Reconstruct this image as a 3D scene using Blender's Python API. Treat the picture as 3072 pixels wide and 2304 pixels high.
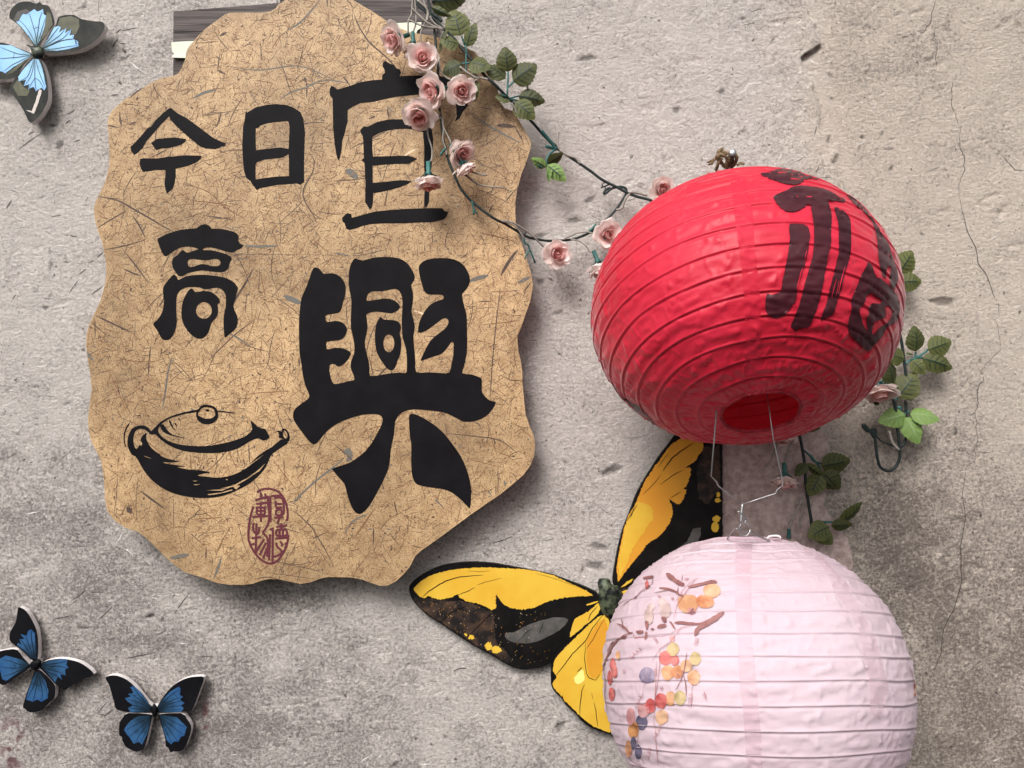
import bpy, math, random
import numpy as np
from mathutils import Vector, Matrix, noise
from mathutils.geometry import delaunay_2d_cdt
from mathutils.bvhtree import BVHTree

# ------------------------------------------------------------------ camera, world, sun, exposure
scn = bpy.context.scene
for o in list(bpy.data.objects):
    bpy.data.objects.remove(o)
COL = scn.collection
D = 1.2            # camera to wall, metres
S = 0.0005         # metres per photograph pixel on the wall plane
cam_d = bpy.data.cameras.new('camera')
cam = bpy.data.objects.new('camera', cam_d)
COL.objects.link(cam)
cam.location = (0, -D, 0)
cam.rotation_euler = (math.radians(90), 0, 0)
cam_d.sensor_width = 36
cam_d.lens = 36 * D / (3072 * S)
cam_d.clip_start = 0.02
cam_d.clip_end = 60
scn.camera = cam

to_sun = Vector((-0.38, -0.76, 0.84)).normalized()
w = bpy.data.worlds.new("World")
scn.world = w
w.use_nodes = True
nt = w.node_tree
sky = nt.nodes.new('ShaderNodeTexSky')
sky.sky_type = 'NISHITA'
sky.sun_disc = False
sky.sun_elevation = math.asin(to_sun.z)
sky.sun_rotation = math.atan2(to_sun.x, to_sun.y)
sky.dust_density = 6.0
sky.air_density = 1.0
hs = nt.nodes.new('ShaderNodeHueSaturation')
hs.inputs['Saturation'].default_value = 0.25
nt.links.new(sky.outputs[0], hs.inputs['Color'])
nt.links.new(hs.outputs[0], nt.nodes['Background'].inputs['Color'])
nt.nodes['Background'].inputs['Strength'].default_value = 0.125

sd = bpy.data.lights.new('sun', 'SUN')
sd.energy = 2.8
sd.angle = math.radians(26)
sd.color = (1.0, 0.955, 0.93)
sun = bpy.data.objects.new('sun', sd)
sun.rotation_euler = (-to_sun).to_track_quat('-Z', 'Y').to_euler()
sun.location = to_sun * 3
COL.objects.link(sun)
scn.view_settings.view_transform = 'Standard'
scn.view_settings.look = 'None'
scn.view_settings.exposure = 0.25
scn.view_settings.gamma = 1.0

R = random.Random(7)

# ------------------------------------------------------------------ helpers
def P(px, py, d=0.0):
    """the point at distance d in front of the wall that the photograph shows at pixel (px, py)"""
    k = S * (D - d) / D
    return Vector(((px - 1536) * k, -d, (1152 - py) * k))

def Z(o, sc, s):
    """traced outline: 'x,y x,y ...' in an enlarged crop with origin o and scale sc -> photograph pixels"""
    out = []
    for t in s.split():
        a, b = t.split(',')
        out.append((o[0] + float(a) / sc, o[1] + float(b) / sc))
    return out

def smooth(pts, k=3, closed=True):
    n = len(pts)
    out = []
    rng = range(n) if closed else range(n - 1)
    for i in rng:
        if closed:
            p0, p1, p2, p3 = pts[i - 1], pts[i], pts[(i + 1) % n], pts[(i + 2) % n]
        else:
            p0, p1, p2, p3 = pts[max(i - 1, 0)], pts[i], pts[i + 1], pts[min(i + 2, n - 1)]
        for j in range(k):
            t = j / k
            out.append(tuple(0.5 * (2 * b + (c - a) * t + (2 * a - 5 * b + 4 * c - d) * t * t + (3 * b - a - 3 * c + d) * t ** 3)
                             for a, b, c, d in zip(p0, p1, p2, p3)))
    if not closed:
        out.append(tuple(pts[-1]))
    return out

def rough(pts, step=5, amp=2.5, rr=None, spike=0.0):
    """resample a closed outline and make it ragged"""
    rr = rr or R
    out = []
    n = len(pts)
    for i in range(n):
        a, b = pts[i], pts[(i + 1) % n]
        L = math.hypot(b[0] - a[0], b[1] - a[1])
        m = max(1, int(L / step))
        nx, ny = (-(b[1] - a[1]) / (L + 1e-9), (b[0] - a[0]) / (L + 1e-9))
        for j in range(m):
            t = j / m
            h = rr.uniform(-amp, amp) + (rr.uniform(-spike, spike) if rr.random() < .3 else 0)
            out.append((a[0] + (b[0] - a[0]) * t + nx * h, a[1] + (b[1] - a[1]) * t + ny * h))
    return out

def inside(poly, x, y):
    c = False
    n = len(poly)
    j = n - 1
    for i in range(n):
        xi, yi = poly[i]
        xj, yj = poly[j]
        if (yi > y) != (yj > y) and x < (xj - xi) * (y - yi) / (yj - yi) + xi:
            c = not c
        j = i
    return c

def inside_np(poly, X, Y):
    c = np.zeros(X.shape, bool)
    n = len(poly)
    j = n - 1
    for i in range(n):
        xi, yi = poly[i]
        xj, yj = poly[j]
        if yi != yj:
            t = ((yi > Y) != (yj > Y)) & (X < (xj - xi) * (Y - yi) / (yj - yi) + xi)
            c ^= t
        j = i
    return c

def fill(outlines, grid=0):
    """triangulate outlines (even-odd) -> verts2d, faces"""
    vs, es = [], []
    for ol in outlines:
        b = len(vs)
        vs += [Vector((x, y)) for x, y in ol]
        es += [(b + i, b + (i + 1) % len(ol)) for i in range(len(ol))]
    if grid:
        xs = [p[0] for p in outlines[0]]
        ys = [p[1] for p in outlines[0]]
        y = min(ys)
        r = 0
        while y < max(ys):
            x = min(xs) + (grid / 2 if r % 2 else 0)
            while x < max(xs):
                if inside(outlines[0], x, y):
                    vs.append(Vector((x + .01 * R.random(), y + .01 * R.random())))
                x += grid
            y += grid * .87
            r += 1
    v2, _, fs, _, _, _ = delaunay_2d_cdt(vs, es, [], 0, 1e-4)
    out = []
    for f in fs:
        cx = sum(v2[i][0] for i in f) / len(f)
        cy = sum(v2[i][1] for i in f) / len(f)
        k = 0
        for ol in outlines:
            if inside(ol, cx, cy):
                k += 1
        if k % 2:
            out.append(tuple(f))
    return [(v[0], v[1]) for v in v2], out

ORG = {}
def mesh_from(name, vs, fs, mats, mi=None, smooth_on=False):
    me = bpy.data.meshes.new(name)
    me.from_pydata([tuple(v) for v in vs], [], fs)
    for m in (mats if isinstance(mats, (list, tuple)) else [mats]):
        me.materials.append(m)
    if mi is not None:
        me.polygons.foreach_set('material_index', mi)
    if smooth_on:
        me.polygons.foreach_set('use_smooth', [True] * len(me.polygons))
    me.update()
    return me

def link(name, me, parent=None):
    o = bpy.data.objects.new(name, me)
    COL.objects.link(o)
    if parent is not None:
        o.parent = parent
    return o

def mk(name, vs, fs, mats, parent=None, mi=None, smooth_on=False):
    """one mesh object from world-space vertices"""
    if parent is None:
        c = sum((Vector(v) for v in vs), Vector()) / max(1, len(vs))
    else:
        c = ORG[parent.name]
    me = mesh_from(name, [Vector(v) - c for v in vs], fs, mats, mi, smooth_on)
    o = link(name, me, parent)
    if parent is None:
        o.location = c
    ORG[o.name] = c
    return o

def tag(o, label=None, cat=None, group=None, kind=None):
    if label: o['label'] = label
    if cat: o['category'] = cat
    if group: o['group'] = group
    if kind: o['kind'] = kind
    return o

def empty(name, loc, label=None, cat=None, group=None):
    o = bpy.data.objects.new(name, None)
    o.empty_display_size = .02
    COL.objects.link(o)
    o.location = loc
    ORG[o.name] = Vector(loc)
    return tag(o, label, cat, group)

def slab(name, outline, d, th, face, side, parent=None, holes=(), bev=0.0):
    """flat board cut to an outline: printed face at distance d from the wall, thickness th"""
    v2, fs = fill([outline] + list(holes))
    vs = [P(x, y, d) for x, y in v2]
    faces, mi = [], []
    for f in fs:
        a, b, c = (vs[i] for i in f[:3])
        n = (b - a).cross(c - a)
        faces.append(f if n.y < 0 else f[::-1])
        mi.append(0)
    for ol in [outline] + list(holes):
        b = len(vs)
        n = len(ol)
        A = sum(ol[i][0] * ol[(i + 1) % n][1] - ol[(i + 1) % n][0] * ol[i][1] for i in range(n))
        fr = [P(x, y, d) for x, y in ol]
        vs += fr + [v + Vector((0, th, 0)) for v in fr]
        for i in range(n):
            q = (b + i, b + (i + 1) % n, b + n + (i + 1) % n, b + n + i)
            faces.append(q if A > 0 else q[::-1])
            mi.append(1)
    # back
    bo = len(vs)
    vs += [P(x, y, d) + Vector((0, th, 0)) for x, y in v2]
    for f in faces[:len(fs)]:
        faces.append(tuple(bo + i for i in f[::-1]))
        mi.append(1)
    return mk(name, vs, faces, [face, side], parent, mi)

_lay = [0]
def flat(name, outlines, d, mat, parent, step=True):
    """thin printed shape lying on a board face"""
    _lay[0] += 1
    dd = d + 0.00001 * (_lay[0] % 17) if step else d
    v2, fs = fill(outlines)
    vs = [P(x, y, dd) for x, y in v2]
    faces = []
    for f in fs:
        n = (vs[f[1]] - vs[f[0]]).cross(vs[f[2]] - vs[f[0]])
        faces.append(f if n.y < 0 else f[::-1])
    return mk(name, vs, faces, mat, parent)

def ribbon2d(pts, wid, taper=True):
    """polyline in pixels -> quads (verts2d, faces); wid in pixels"""
    vs, fs = [], []
    n = len(pts)
    for i, (x, y) in enumerate(pts):
        a = pts[max(i - 1, 0)]
        b = pts[min(i + 1, n - 1)]
        L = math.hypot(b[0] - a[0], b[1] - a[1]) + 1e-9
        nx, ny = -(b[1] - a[1]) / L, (b[0] - a[0]) / L
        t = i / (n - 1)
        wv = wid * .5 * ((0.25 + 0.75 * math.sin(math.pi * t) ** .6) if taper else 1)
        vs += [(x + nx * wv, y + ny * wv), (x - nx * wv, y - ny * wv)]
        if i:
            b0 = 2 * i
            fs.append((b0 - 2, b0 - 1, b0 + 1, b0))
    return vs, fs

def ribbons(name, lines, d, mat, parent, zf=None):
    """many printed hairlines in one mesh; lines = [(pts, width[, matindex])]"""
    vs, fs, mi = [], [], []
    for k, ln in enumerate(lines):
        v, f = ribbon2d(ln[0], ln[1], ln[3] if len(ln) > 3 else True)
        b = len(vs)
        dd = d + 0.000004 * (k % 23)
        vs += [P(x, y, dd + (zf(x, y) if zf else 0)) for x, y in v]
        fs += [tuple(b + i for i in q)[::1] for q in f]
        mi += [ln[2] if len(ln) > 2 else 0] * len(f)
    return mk(name, vs, fs, mat, parent, mi)

def tube_data(pts, r, sides=7, cap=True):
    pts = [Vector(p) for p in pts]
    n = len(pts)
    vs, fs = [], []
    up = Vector((0.13, 1, 0.21)).normalized()
    pn = None
    for i, p in enumerate(pts):
        t = (pts[min(i + 1, n - 1)] - pts[max(i - 1, 0)])
        t = t.normalized() if t.length > 1e-9 else Vector((0, 0, 1))
        if pn is None:
            a = t.cross(up)
            if a.length < .1: a = t.cross(Vector((1, 0, 0)))
        else:
            a = pn - t * pn.dot(t)
        a.normalize()
        pn = a
        b = t.cross(a)
        rr = r[i] if isinstance(r, (list, tuple)) else r
        for j in range(sides):
            th = 2 * math.pi * j / sides
            vs.append(p + a * math.cos(th) * rr + b * math.sin(th) * rr)
        if i:
            for j in range(sides):
                q = (i - 1) * sides
                fs.append((q + j, q + (j + 1) % sides, q + sides + (j + 1) % sides, q + sides + j))
    if cap:
        fs.append(tuple(range(sides))[::-1])
        fs.append(tuple((n - 1) * sides + j for j in range(sides)))
    return vs, fs

def tubes(name, plist, mat, parent, sides=7):
    if name in ('tendril', 'twig') and len(plist) > 1:
        return [tubes(name, [q], mat, parent, sides) for q in plist][0]
    vs, fs = [], []
    for pts, r in plist:
        v, f = tube_data(pts, r, sides)
        b = len(vs)
        vs += v
        fs += [tuple(b + i for i in q) for q in f]
    return mk(name, vs, fs, mat, parent, smooth_on=True)

def path3(pts, k=5):
    return [Vector(p) for p in smooth([tuple(p) for p in pts], k, closed=False)]

# ------------------------------------------------------------------ materials
def M(name, base, rough_=0.6, spec=0.3):
    m = bpy.data.materials.new(name)
    m.use_nodes = True
    b = m.node_tree.nodes['Principled BSDF']
    b.inputs['Base Color'].default_value = (*base, 1)
    b.inputs['Roughness'].default_value = rough_
    b.inputs['Specular IOR Level'].default_value = spec
    return m

def N(m, t, **kw):
    n = m.node_tree.nodes.new(t)
    for k, v in kw.items():
        if k in n.inputs: n.inputs[k].default_value = v
        else: setattr(n, k, v)
    return n

def L(m, a, b): m.node_tree.links.new(a, b)

def objco(m, scale=(1, 1, 1), rot=(0, 0, 0)):
    tc = N(m, 'ShaderNodeTexCoord')
    mp = N(m, 'ShaderNodeMapping')
    mp.inputs['Scale'].default_value = scale
    mp.inputs['Rotation'].default_value = rot
    L(m, tc.outputs['Object'], mp.inputs[0])
    return mp.outputs[0]

def noisy(name, c1, c2, scale, rough_=.6, detail=5, lo=.35, hi=.65, sc3=(1, 1, 1), bump=0.0, bscale=None, spec=.3, transl=0.0, sheen=0.0, rnd=0.0):
    m = M(name, c1, rough_, spec)
    b = m.node_tree.nodes['Principled BSDF']
    co = objco(m, sc3)
    n = N(m, 'ShaderNodeTexNoise', Scale=scale, Detail=detail, Roughness=.6)
    L(m, co, n.inputs['Vector'])
    r = N(m, 'ShaderNodeValToRGB')
    r.color_ramp.elements[0].position = lo
    r.color_ramp.elements[1].position = hi
    r.color_ramp.elements[0].color = (*c1, 1)
    r.color_ramp.elements[1].color = (*c2, 1)
    L(m, n.outputs['Fac'], r.inputs[0])
    col = r.outputs[0]
    if rnd:
        oi = N(m, 'ShaderNodeObjectInfo')
        mr = N(m, 'ShaderNodeMapRange')
        mr.inputs['To Min'].default_value = 1 - rnd
        mr.inputs['To Max'].default_value = 1 + rnd
        L(m, oi.outputs['Random'], mr.inputs['Value'])
        h = N(m, 'ShaderNodeHueSaturation')
        L(m, mr.outputs[0], h.inputs['Value'])
        L(m, col, h.inputs['Color'])
        col = h.outputs[0]
    L(m, col, b.inputs['Base Color'])
    if bump:
        n2 = N(m, 'ShaderNodeTexNoise', Scale=bscale or scale * 4, Detail=4)
        L(m, co, n2.inputs['Vector'])
        bp = N(m, 'ShaderNodeBump', Strength=.7, Distance=bump)
        L(m, n2.outputs['Fac'], bp.inputs['Height'])
        L(m, bp.outputs[0], b.inputs['Normal'])
    if sheen:
        b.inputs['Sheen Weight'].default_value = sheen
        b.inputs['Sheen Roughness'].default_value = .35
    if transl:
        tr = N(m, 'ShaderNodeBsdfTranslucent')
        L(m, col, tr.inputs['Color'])
        mx = N(m, 'ShaderNodeMixShader', Fac=transl)
        out = m.node_tree.nodes['Material Output']
        L(m, b.outputs[0], mx.inputs[1])
        L(m, tr.outputs[0], mx.inputs[2])
        L(m, mx.outputs[0], out.inputs['Surface'])
    return m

# wall plaster
def wall_material():
    m = M('plaster', (.6, .55, .53), .92, .15)
    b = m.node_tree.nodes['Principled BSDF']
    co = objco(m)
    at = N(m, 'ShaderNodeAttribute', attribute_name='tone')
    ad = N(m, 'ShaderNodeAttribute', attribute_name='dirt')
    aw = N(m, 'ShaderNodeAttribute', attribute_name='warm')
    n1 = N(m, 'ShaderNodeTexNoise', Scale=210, Detail=4, Roughness=.8)
    L(m, co, n1.inputs['Vector'])
    # tone + noise -> factor
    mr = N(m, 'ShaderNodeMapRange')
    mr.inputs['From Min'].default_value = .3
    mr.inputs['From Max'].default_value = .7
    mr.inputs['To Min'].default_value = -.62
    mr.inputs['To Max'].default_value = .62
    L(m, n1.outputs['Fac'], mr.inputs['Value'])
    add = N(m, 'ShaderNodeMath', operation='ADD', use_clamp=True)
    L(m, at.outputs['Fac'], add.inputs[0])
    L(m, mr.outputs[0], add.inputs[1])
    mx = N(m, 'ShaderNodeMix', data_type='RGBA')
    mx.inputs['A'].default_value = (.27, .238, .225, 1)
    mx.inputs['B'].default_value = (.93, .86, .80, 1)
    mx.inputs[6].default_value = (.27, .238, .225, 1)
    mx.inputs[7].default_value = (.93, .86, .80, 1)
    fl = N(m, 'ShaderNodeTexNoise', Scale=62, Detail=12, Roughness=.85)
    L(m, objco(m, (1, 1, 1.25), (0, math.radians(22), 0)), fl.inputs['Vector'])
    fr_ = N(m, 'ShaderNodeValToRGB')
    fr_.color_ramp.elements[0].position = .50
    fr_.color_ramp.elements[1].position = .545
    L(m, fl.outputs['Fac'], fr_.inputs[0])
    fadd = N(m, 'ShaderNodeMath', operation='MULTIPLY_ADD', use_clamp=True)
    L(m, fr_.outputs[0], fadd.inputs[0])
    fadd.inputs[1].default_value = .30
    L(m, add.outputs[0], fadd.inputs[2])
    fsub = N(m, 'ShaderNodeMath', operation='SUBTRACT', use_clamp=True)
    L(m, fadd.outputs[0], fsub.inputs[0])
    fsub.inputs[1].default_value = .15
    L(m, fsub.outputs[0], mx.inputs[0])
    vo = N(m, 'ShaderNodeTexVoronoi', Scale=85)
    pn_ = N(m, 'ShaderNodeTexNoise', Scale=420, Detail=2)
    L(m, co, pn_.inputs['Vector'])
    pv_ = N(m, 'ShaderNodeVectorMath', operation='MULTIPLY_ADD')
    L(m, pn_.outputs['Color'], pv_.inputs[0])
    pv_.inputs[1].default_value = (.006, .006, .006)
    L(m, co, pv_.inputs[2])
    L(m, pv_.outputs[0], vo.inputs['Vector'])
    vr = N(m, 'ShaderNodeMath', operation='MULTIPLY')     # pit radius varies from cell to cell
    sc_ = N(m, 'ShaderNodeSeparateColor')
    L(m, vo.outputs['Color'], sc_.inputs[0])
    pw_ = N(m, 'ShaderNodeMath', operation='POWER')
    L(m, sc_.outputs[0], pw_.inputs[0])
    pw_.inputs[1].default_value = 9
    vr.inputs[1].default_value = .20
    L(m, pw_.outputs[0], vr.inputs[0])
    pit = N(m, 'ShaderNodeMath', operation='LESS_THAN')
    L(m, vo.outputs['Distance'], pit.inputs[0])
    L(m, vr.outputs[0], pit.inputs[1])
    # warm tint
    wm = N(m, 'ShaderNodeMix', data_type='RGBA', blend_type='MULTIPLY')
    L(m, aw.outputs['Fac'], wm.inputs[0])
    L(m, mx.outputs[2], wm.inputs[6])
    wm.inputs[7].default_value = (.98, .93, .86, 1)
    # dark flecks and grit: small stretched specks
    cs = objco(m, (1, 1, 1.7), (0, math.radians(24), 0))
    n2 = N(m, 'ShaderNodeTexNoise', Scale=260, Detail=3, Roughness=.6)
    L(m, cs, n2.inputs['Vector'])
    r2 = N(m, 'ShaderNodeValToRGB')
    r2.color_ramp.elements[0].position = .28
    r2.color_ramp.elements[1].position = .40
    r2.color_ramp.elements[0].color = (.30, .28, .27, 1)
    r2.color_ramp.elements[1].color = (1, 1, 1, 1)
    L(m, n2.outputs['Fac'], r2.inputs[0])
    fm = N(m, 'ShaderNodeMix', data_type='RGBA', blend_type='MULTIPLY')
    fm.inputs[0].default_value = .6
    L(m, wm.outputs[2], fm.inputs[6])
    L(m, r2.outputs[0], fm.inputs[7])
    dmx = N(m, 'ShaderNodeMath', operation='MAXIMUM')
    pm_ = N(m, 'ShaderNodeMath', operation='MULTIPLY')
    L(m, pit.outputs[0], pm_.inputs[0])
    pm_.inputs[1].default_value = .75
    L(m, pm_.outputs[0], dmx.inputs[0])
    L(m, ad.outputs['Fac'], dmx.inputs[1])
    dm = N(m, 'ShaderNodeMix', data_type='RGBA')
    L(m, dmx.outputs[0], dm.inputs[0])
    L(m, fm.outputs[2], dm.inputs[6])
    dm.inputs[7].default_value = (.07, .055, .05, 1)
    # maroon paint smudges
    am = N(m, 'ShaderNodeAttribute', attribute_name='maroon')
    mm = N(m, 'ShaderNodeMix', data_type='RGBA')
    L(m, am.outputs['Fac'], mm.inputs[0])
    L(m, dm.outputs[2], mm.inputs[6])
    mm.inputs[7].default_value = (.16, .045, .06, 1)
    L(m, mm.outputs[2], b.inputs['Base Color'])
    # relief: grit, trowel strokes
    g1 = N(m, 'ShaderNodeTexNoise', Scale=620, Detail=4, Roughness=.75)
    L(m, co, g1.inputs['Vector'])
    g2 = N(m, 'ShaderNodeTexNoise', Scale=190, Detail=7, Roughness=.8)
    cs2 = objco(m, (1, 1, 1.15), (0, math.radians(24), 0))
    L(m, cs2, g2.inputs['Vector'])
    g3 = N(m, 'ShaderNodeTexNoise', Scale=190, Detail=6, Roughness=.8)
    cs3 = objco(m, (1, 1, 1.5))
    L(m, cs3, g3.inputs['Vector'])
    sw = N(m, 'ShaderNodeMix', data_type='FLOAT')
    L(m, aw.outputs['Fac'], sw.inputs[0])
    L(m, g2.outputs['Fac'], sw.inputs[2])
    L(m, g3.outputs['Fac'], sw.inputs[3])
    ad2 = N(m, 'ShaderNodeMath', operation='MULTIPLY_ADD')
    L(m, g1.outputs['Fac'], ad2.inputs[0])
    ad2.inputs[1].default_value = .45
    L(m, sw.outputs[0], ad2.inputs[2])
    bp = N(m, 'ShaderNodeBump', Strength=1.0, Distance=.0050)
    ad3 = N(m, 'ShaderNodeMath', operation='MULTIPLY_ADD')
    te = N(m, 'ShaderNodeTexNoise', Scale=135, Detail=6, Roughness=.74, Distortion=.25)      # chipped terraces and gouges
    L(m, objco(m, (1, 1, 1.5), (0, math.radians(24), 0)), te.inputs['Vector'])
    tr_ = N(m, 'ShaderNodeValToRGB')
    el = tr_.color_ramp.elements
    for _k in range(6): el.new(.5)
    for _k, (p_, v_) in enumerate(((.30, 0), (.335, .34), (.42, .36), (.45, .62), (.53, .64), (.56, .84), (.66, .86), (.69, 1))):
        el[_k].position = p_
        el[_k].color = (v_, v_, v_, 1)
    L(m, te.outputs['Fac'], tr_.inputs[0])
    ad4 = N(m, 'ShaderNodeMath', operation='MULTIPLY_ADD')
    L(m, tr_.outputs[0], ad4.inputs[0])
    ad4.inputs[1].default_value = .75
    L(m, ad2.outputs[0], ad4.inputs[2])
    L(m, fr_.outputs[0], ad3.inputs[0])
    ad3.inputs[1].default_value = .14
    L(m, ad4.outputs[0], ad3.inputs[2])
    L(m, ad3.outputs[0], bp.inputs['Height'])
    L(m, bp.outputs[0], b.inputs['Normal'])
    return m

MW = wall_material()
M_CRACK = M('crack_dark', (.05, .04, .035), .95, .05)
M_STRAW = [M('plaster_fleck_dark', (.10, .085, .08), .9, .1), M('plaster_fleck_grey', (.24, .21, .20), .9, .1), M('plaster_fleck_pale', (.8, .76, .74), .9, .1)]
M_PAPER = noisy('fibre_paper', (.34, .222, .115), (.54, .385, .215), 55, .5, 8, .3, .7, spec=.35, bump=.0002, bscale=500)
def paper_detail():
    m = M_PAPER
    b = m.node_tree.nodes['Principled BSDF']
    src = b.inputs['Base Color'].links[0].from_socket
    co = objco(m)
    n = N(m, 'ShaderNodeTexNoise', Scale=520, Detail=5, Roughness=.85)
    L(m, co, n.inputs['Vector'])
    r = N(m, 'ShaderNodeValToRGB')
    r.color_ramp.elements[0].position = .33
    r.color_ramp.elements[1].position = .55
    r.color_ramp.elements[0].color = (.30, .23, .17, 1)
    r.color_ramp.elements[1].color = (1.12, 1.1, 1.08, 1)
    L(m, n.outputs['Fac'], r.inputs[0])
    n3 = N(m, 'ShaderNodeTexNoise', Scale=6, Detail=3)
    L(m, co, n3.inputs['Vector'])
    mr = N(m, 'ShaderNodeMapRange')
    mr.inputs['From Min'].default_value = .35
    mr.inputs['From Max'].default_value = .65
    mr.inputs['To Min'].default_value = .70
    mr.inputs['To Max'].default_value = 1.16
    L(m, n3.outputs['Fac'], mr.inputs['Value'])
    x = N(m, 'ShaderNodeMix', data_type='RGBA', blend_type='MULTIPLY')
    x.inputs[0].default_value = 1
    L(m, src, x.inputs[6])
    L(m, r.outputs[0], x.inputs[7])
    h = N(m, 'ShaderNodeHueSaturation')
    L(m, mr.outputs[0], h.inputs['Value'])
    L(m, x.outputs[2], h.inputs['Color'])
    L(m, h.outputs[0], b.inputs['Base Color'])
paper_detail()
M_EDGE = M('board_edge', (.55, .50, .46), .7)
M_INK = noisy('black_ink', (.0035, .003, .004), (.0065, .006, .0075), 30, .62, spec=.10)
M_SEAL = M('seal_maroon', (.105, .022, .032), .5)
M_FIB = [M('fibre_brown', (.19, .095, .045), .6), M('fibre_dark', (.075, .048, .038), .6),
         M('fibre_tan', (.31, .18, .09), .6), M('fibre_grey', (.13, .125, .11), .6), M('fibre_pale', (.74, .56, .37), .6)]
M_WHITE = noisy('foam_white', (.62, .58, .57), (.78, .74, .73), 60, .7)
M_BFLY_BLACK = noisy('print_black', (.003, .003, .004), (.006, .006, .008), 30, .55, spec=.10)
def wing_blue(name, c1, c2, c3):
    return noisy(name, c1, c2, 22, .5, 4, .25, .75, spec=.15)
M_BLUE = wing_blue('print_blue', (.010, .038, .115), (.035, .115, .28), None)
M_LBLUE = wing_blue('print_light_blue', (.20, .43, .75), (.33, .58, .88), None)
def radial(m, stops, rad, stretch=0):
    b = m.node_tree.nodes['Principled BSDF']
    co = objco(m)
    ln_ = N(m, 'ShaderNodeVectorMath', operation='LENGTH')
    L(m, co, ln_.inputs[0])
    nz = N(m, 'ShaderNodeTexNoise', Scale=90, Detail=5)
    L(m, co, nz.inputs['Vector'])
    ma = N(m, 'ShaderNodeMath', operation='MULTIPLY_ADD')
    L(m, ln_.outputs['Value'], ma.inputs[0])
    ma.inputs[1].default_value = 1 / rad
    mz = N(m, 'ShaderNodeMath', operation='MULTIPLY_ADD')
    L(m, nz.outputs['Fac'], mz.inputs[0])
    mz.inputs[1].default_value = .5
    mz.inputs[2].default_value = -.25
    L(m, mz.outputs[0], ma.inputs[2])
    rp_ = N(m, 'ShaderNodeValToRGB')
    e = rp_.color_ramp.elements
    while len(e) < len(stops): e.new(.5)
    for k, (p_, c_) in enumerate(stops):
        e[k].position = p_
        e[k].color = (*c_, 1)
    L(m, ma.outputs[0], rp_.inputs[0])
    L(m, rp_.outputs[0], b.inputs['Base Color'])
radial(M_BLUE, [(0.0, (.004, .012, .02)), (.25, (.012, .033, .06)), (.5, (.028, .09, .20)), (.8, (.014, .055, .17)), (1.0, (.004, .016, .06))], .082)
radial(M_LBLUE, [(0.0, (.10, .16, .13)), (.22, (.24, .42, .55)), (.5, (.33, .58, .86)), (.85, (.27, .50, .84)), (1.0, (.20, .40, .72))], .075)
M_FADE = noisy('print_faded_black', (.010, .012, .012), (.035, .036, .030), 40, .55, spec=.15)
M_OLIVE = noisy('print_olive', (.045, .05, .028), (.10, .10, .06), 60, .5)
M_YEL = noisy('print_yellow', (.60, .34, .03), (.66, .45, .055), 9, .45, 4, spec=.25)
M_ORG = noisy('print_orange', (.58, .25, .025), (.62, .32, .03), 9, .45, 4, spec=.25)
M_LEMON = M('print_lemon', (.84, .72, .22), .4)
M_YBLACK = noisy('print_wing_black', (.003, .003, .003), (.008, .007, .007), 40, .5, spec=.12)
M_BROWN = noisy('print_wing_brown', (.012, .010, .010), (.085, .05, .032), 55, .5, 8, .42, .72, spec=.2)
M_GREYP = noisy('print_wing_grey', (.055, .052, .048), (.10, .095, .09), 60, .5, spec=.2)
M_BODY = noisy('print_body', (.008, .01, .009), (.16, .2, .12), 90, .4, 8, .45, .75, bump=.001)
M_WOOD = None
def wood(name, c1, c2):
    m = noisy(name, c1, c2, 9, .75, 8, .3, .7, sc3=(1, 1, 30), bump=.0012, bscale=14)
    return m
M_WOOD1 = wood('grey_wood', (.012, .010, .010), (.15, .125, .12))
M_WOOD2 = wood('brown_wood', (.016, .012, .012), (.10, .08, .075))
M_TAPE = noisy('pale_tape', (.58, .62, .50), (.68, .70, .58), 40, .6)
M_RED = noisy('red_satin', (.54, .014, .036), (.68, .028, .064), 7, .44, 4, .3, .7, spec=.30, bump=.00025, bscale=260, transl=.2, sheen=.4)
M_RED2 = noisy('red_overlap', (.53, .016, .040), (.64, .028, .064), 7, .55, 4, spec=.16, transl=.15, sheen=.3)
M_REDRIB = M('red_rib', (.50, .015, .035), .5)
M_REDRIM = noisy('red_rim', (.20, .008, .016), (.38, .02, .035), 120, .7, bump=.001)
M_GLYPH = noisy('lantern_glyph', (.032, .006, .010), (.062, .012, .018), 20, .42, spec=.25, sheen=.12)
M_PINK = noisy('pink_cloth', (.60, .46, .515), (.69, .565, .62), 5, .6, 4, .3, .7, spec=.25, bump=.0003, bscale=300, transl=.25, sheen=.1)
M_PINK2 = noisy('pink_overlap', (.565, .405, .46), (.655, .515, .57), 9, .6, 4, .3, .7, spec=.25, bump=.0003, bscale=300, transl=.25, sheen=.1)
M_PINKRIB = M('pink_rib', (.66, .55, .59), .6)
M_WIRE = M('galvanised_wire', (.36, .36, .36), .45); M_WIRE.node_tree.nodes['Principled BSDF'].inputs['Metallic'].default_value = .9
M_NAIL = M('nail_steel', (.30, .31, .32), .45); M_NAIL.node_tree.nodes['Principled BSDF'].inputs['Metallic'].default_value = .85
M_NAILD = noisy('nail_rust', (.03, .022, .018), (.08, .05, .03), 200, .7)
M_ROPE = noisy('rope_fibre', (.09, .055, .03), (.30, .21, .12), 350, .8, 4, bump=.001)
M_STEM = noisy('stem_dark', (.010, .016, .017), (.02, .032, .03), 150, .5, bump=.0004)
M_TEAL = noisy('stem_teal', (.018, .075, .07), (.04, .14, .125), 120, .5, rnd=.2)
M_STALK = noisy('stalk_grey', (.20, .18, .155), (.33, .30, .26), 150, .6)
M_LEAF = noisy('leaf_olive', (.062, .074, .020), (.115, .125, .040), 45, .5, 5, rnd=.3, transl=.18, spec=.35, bump=.0004, bscale=400)
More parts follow.
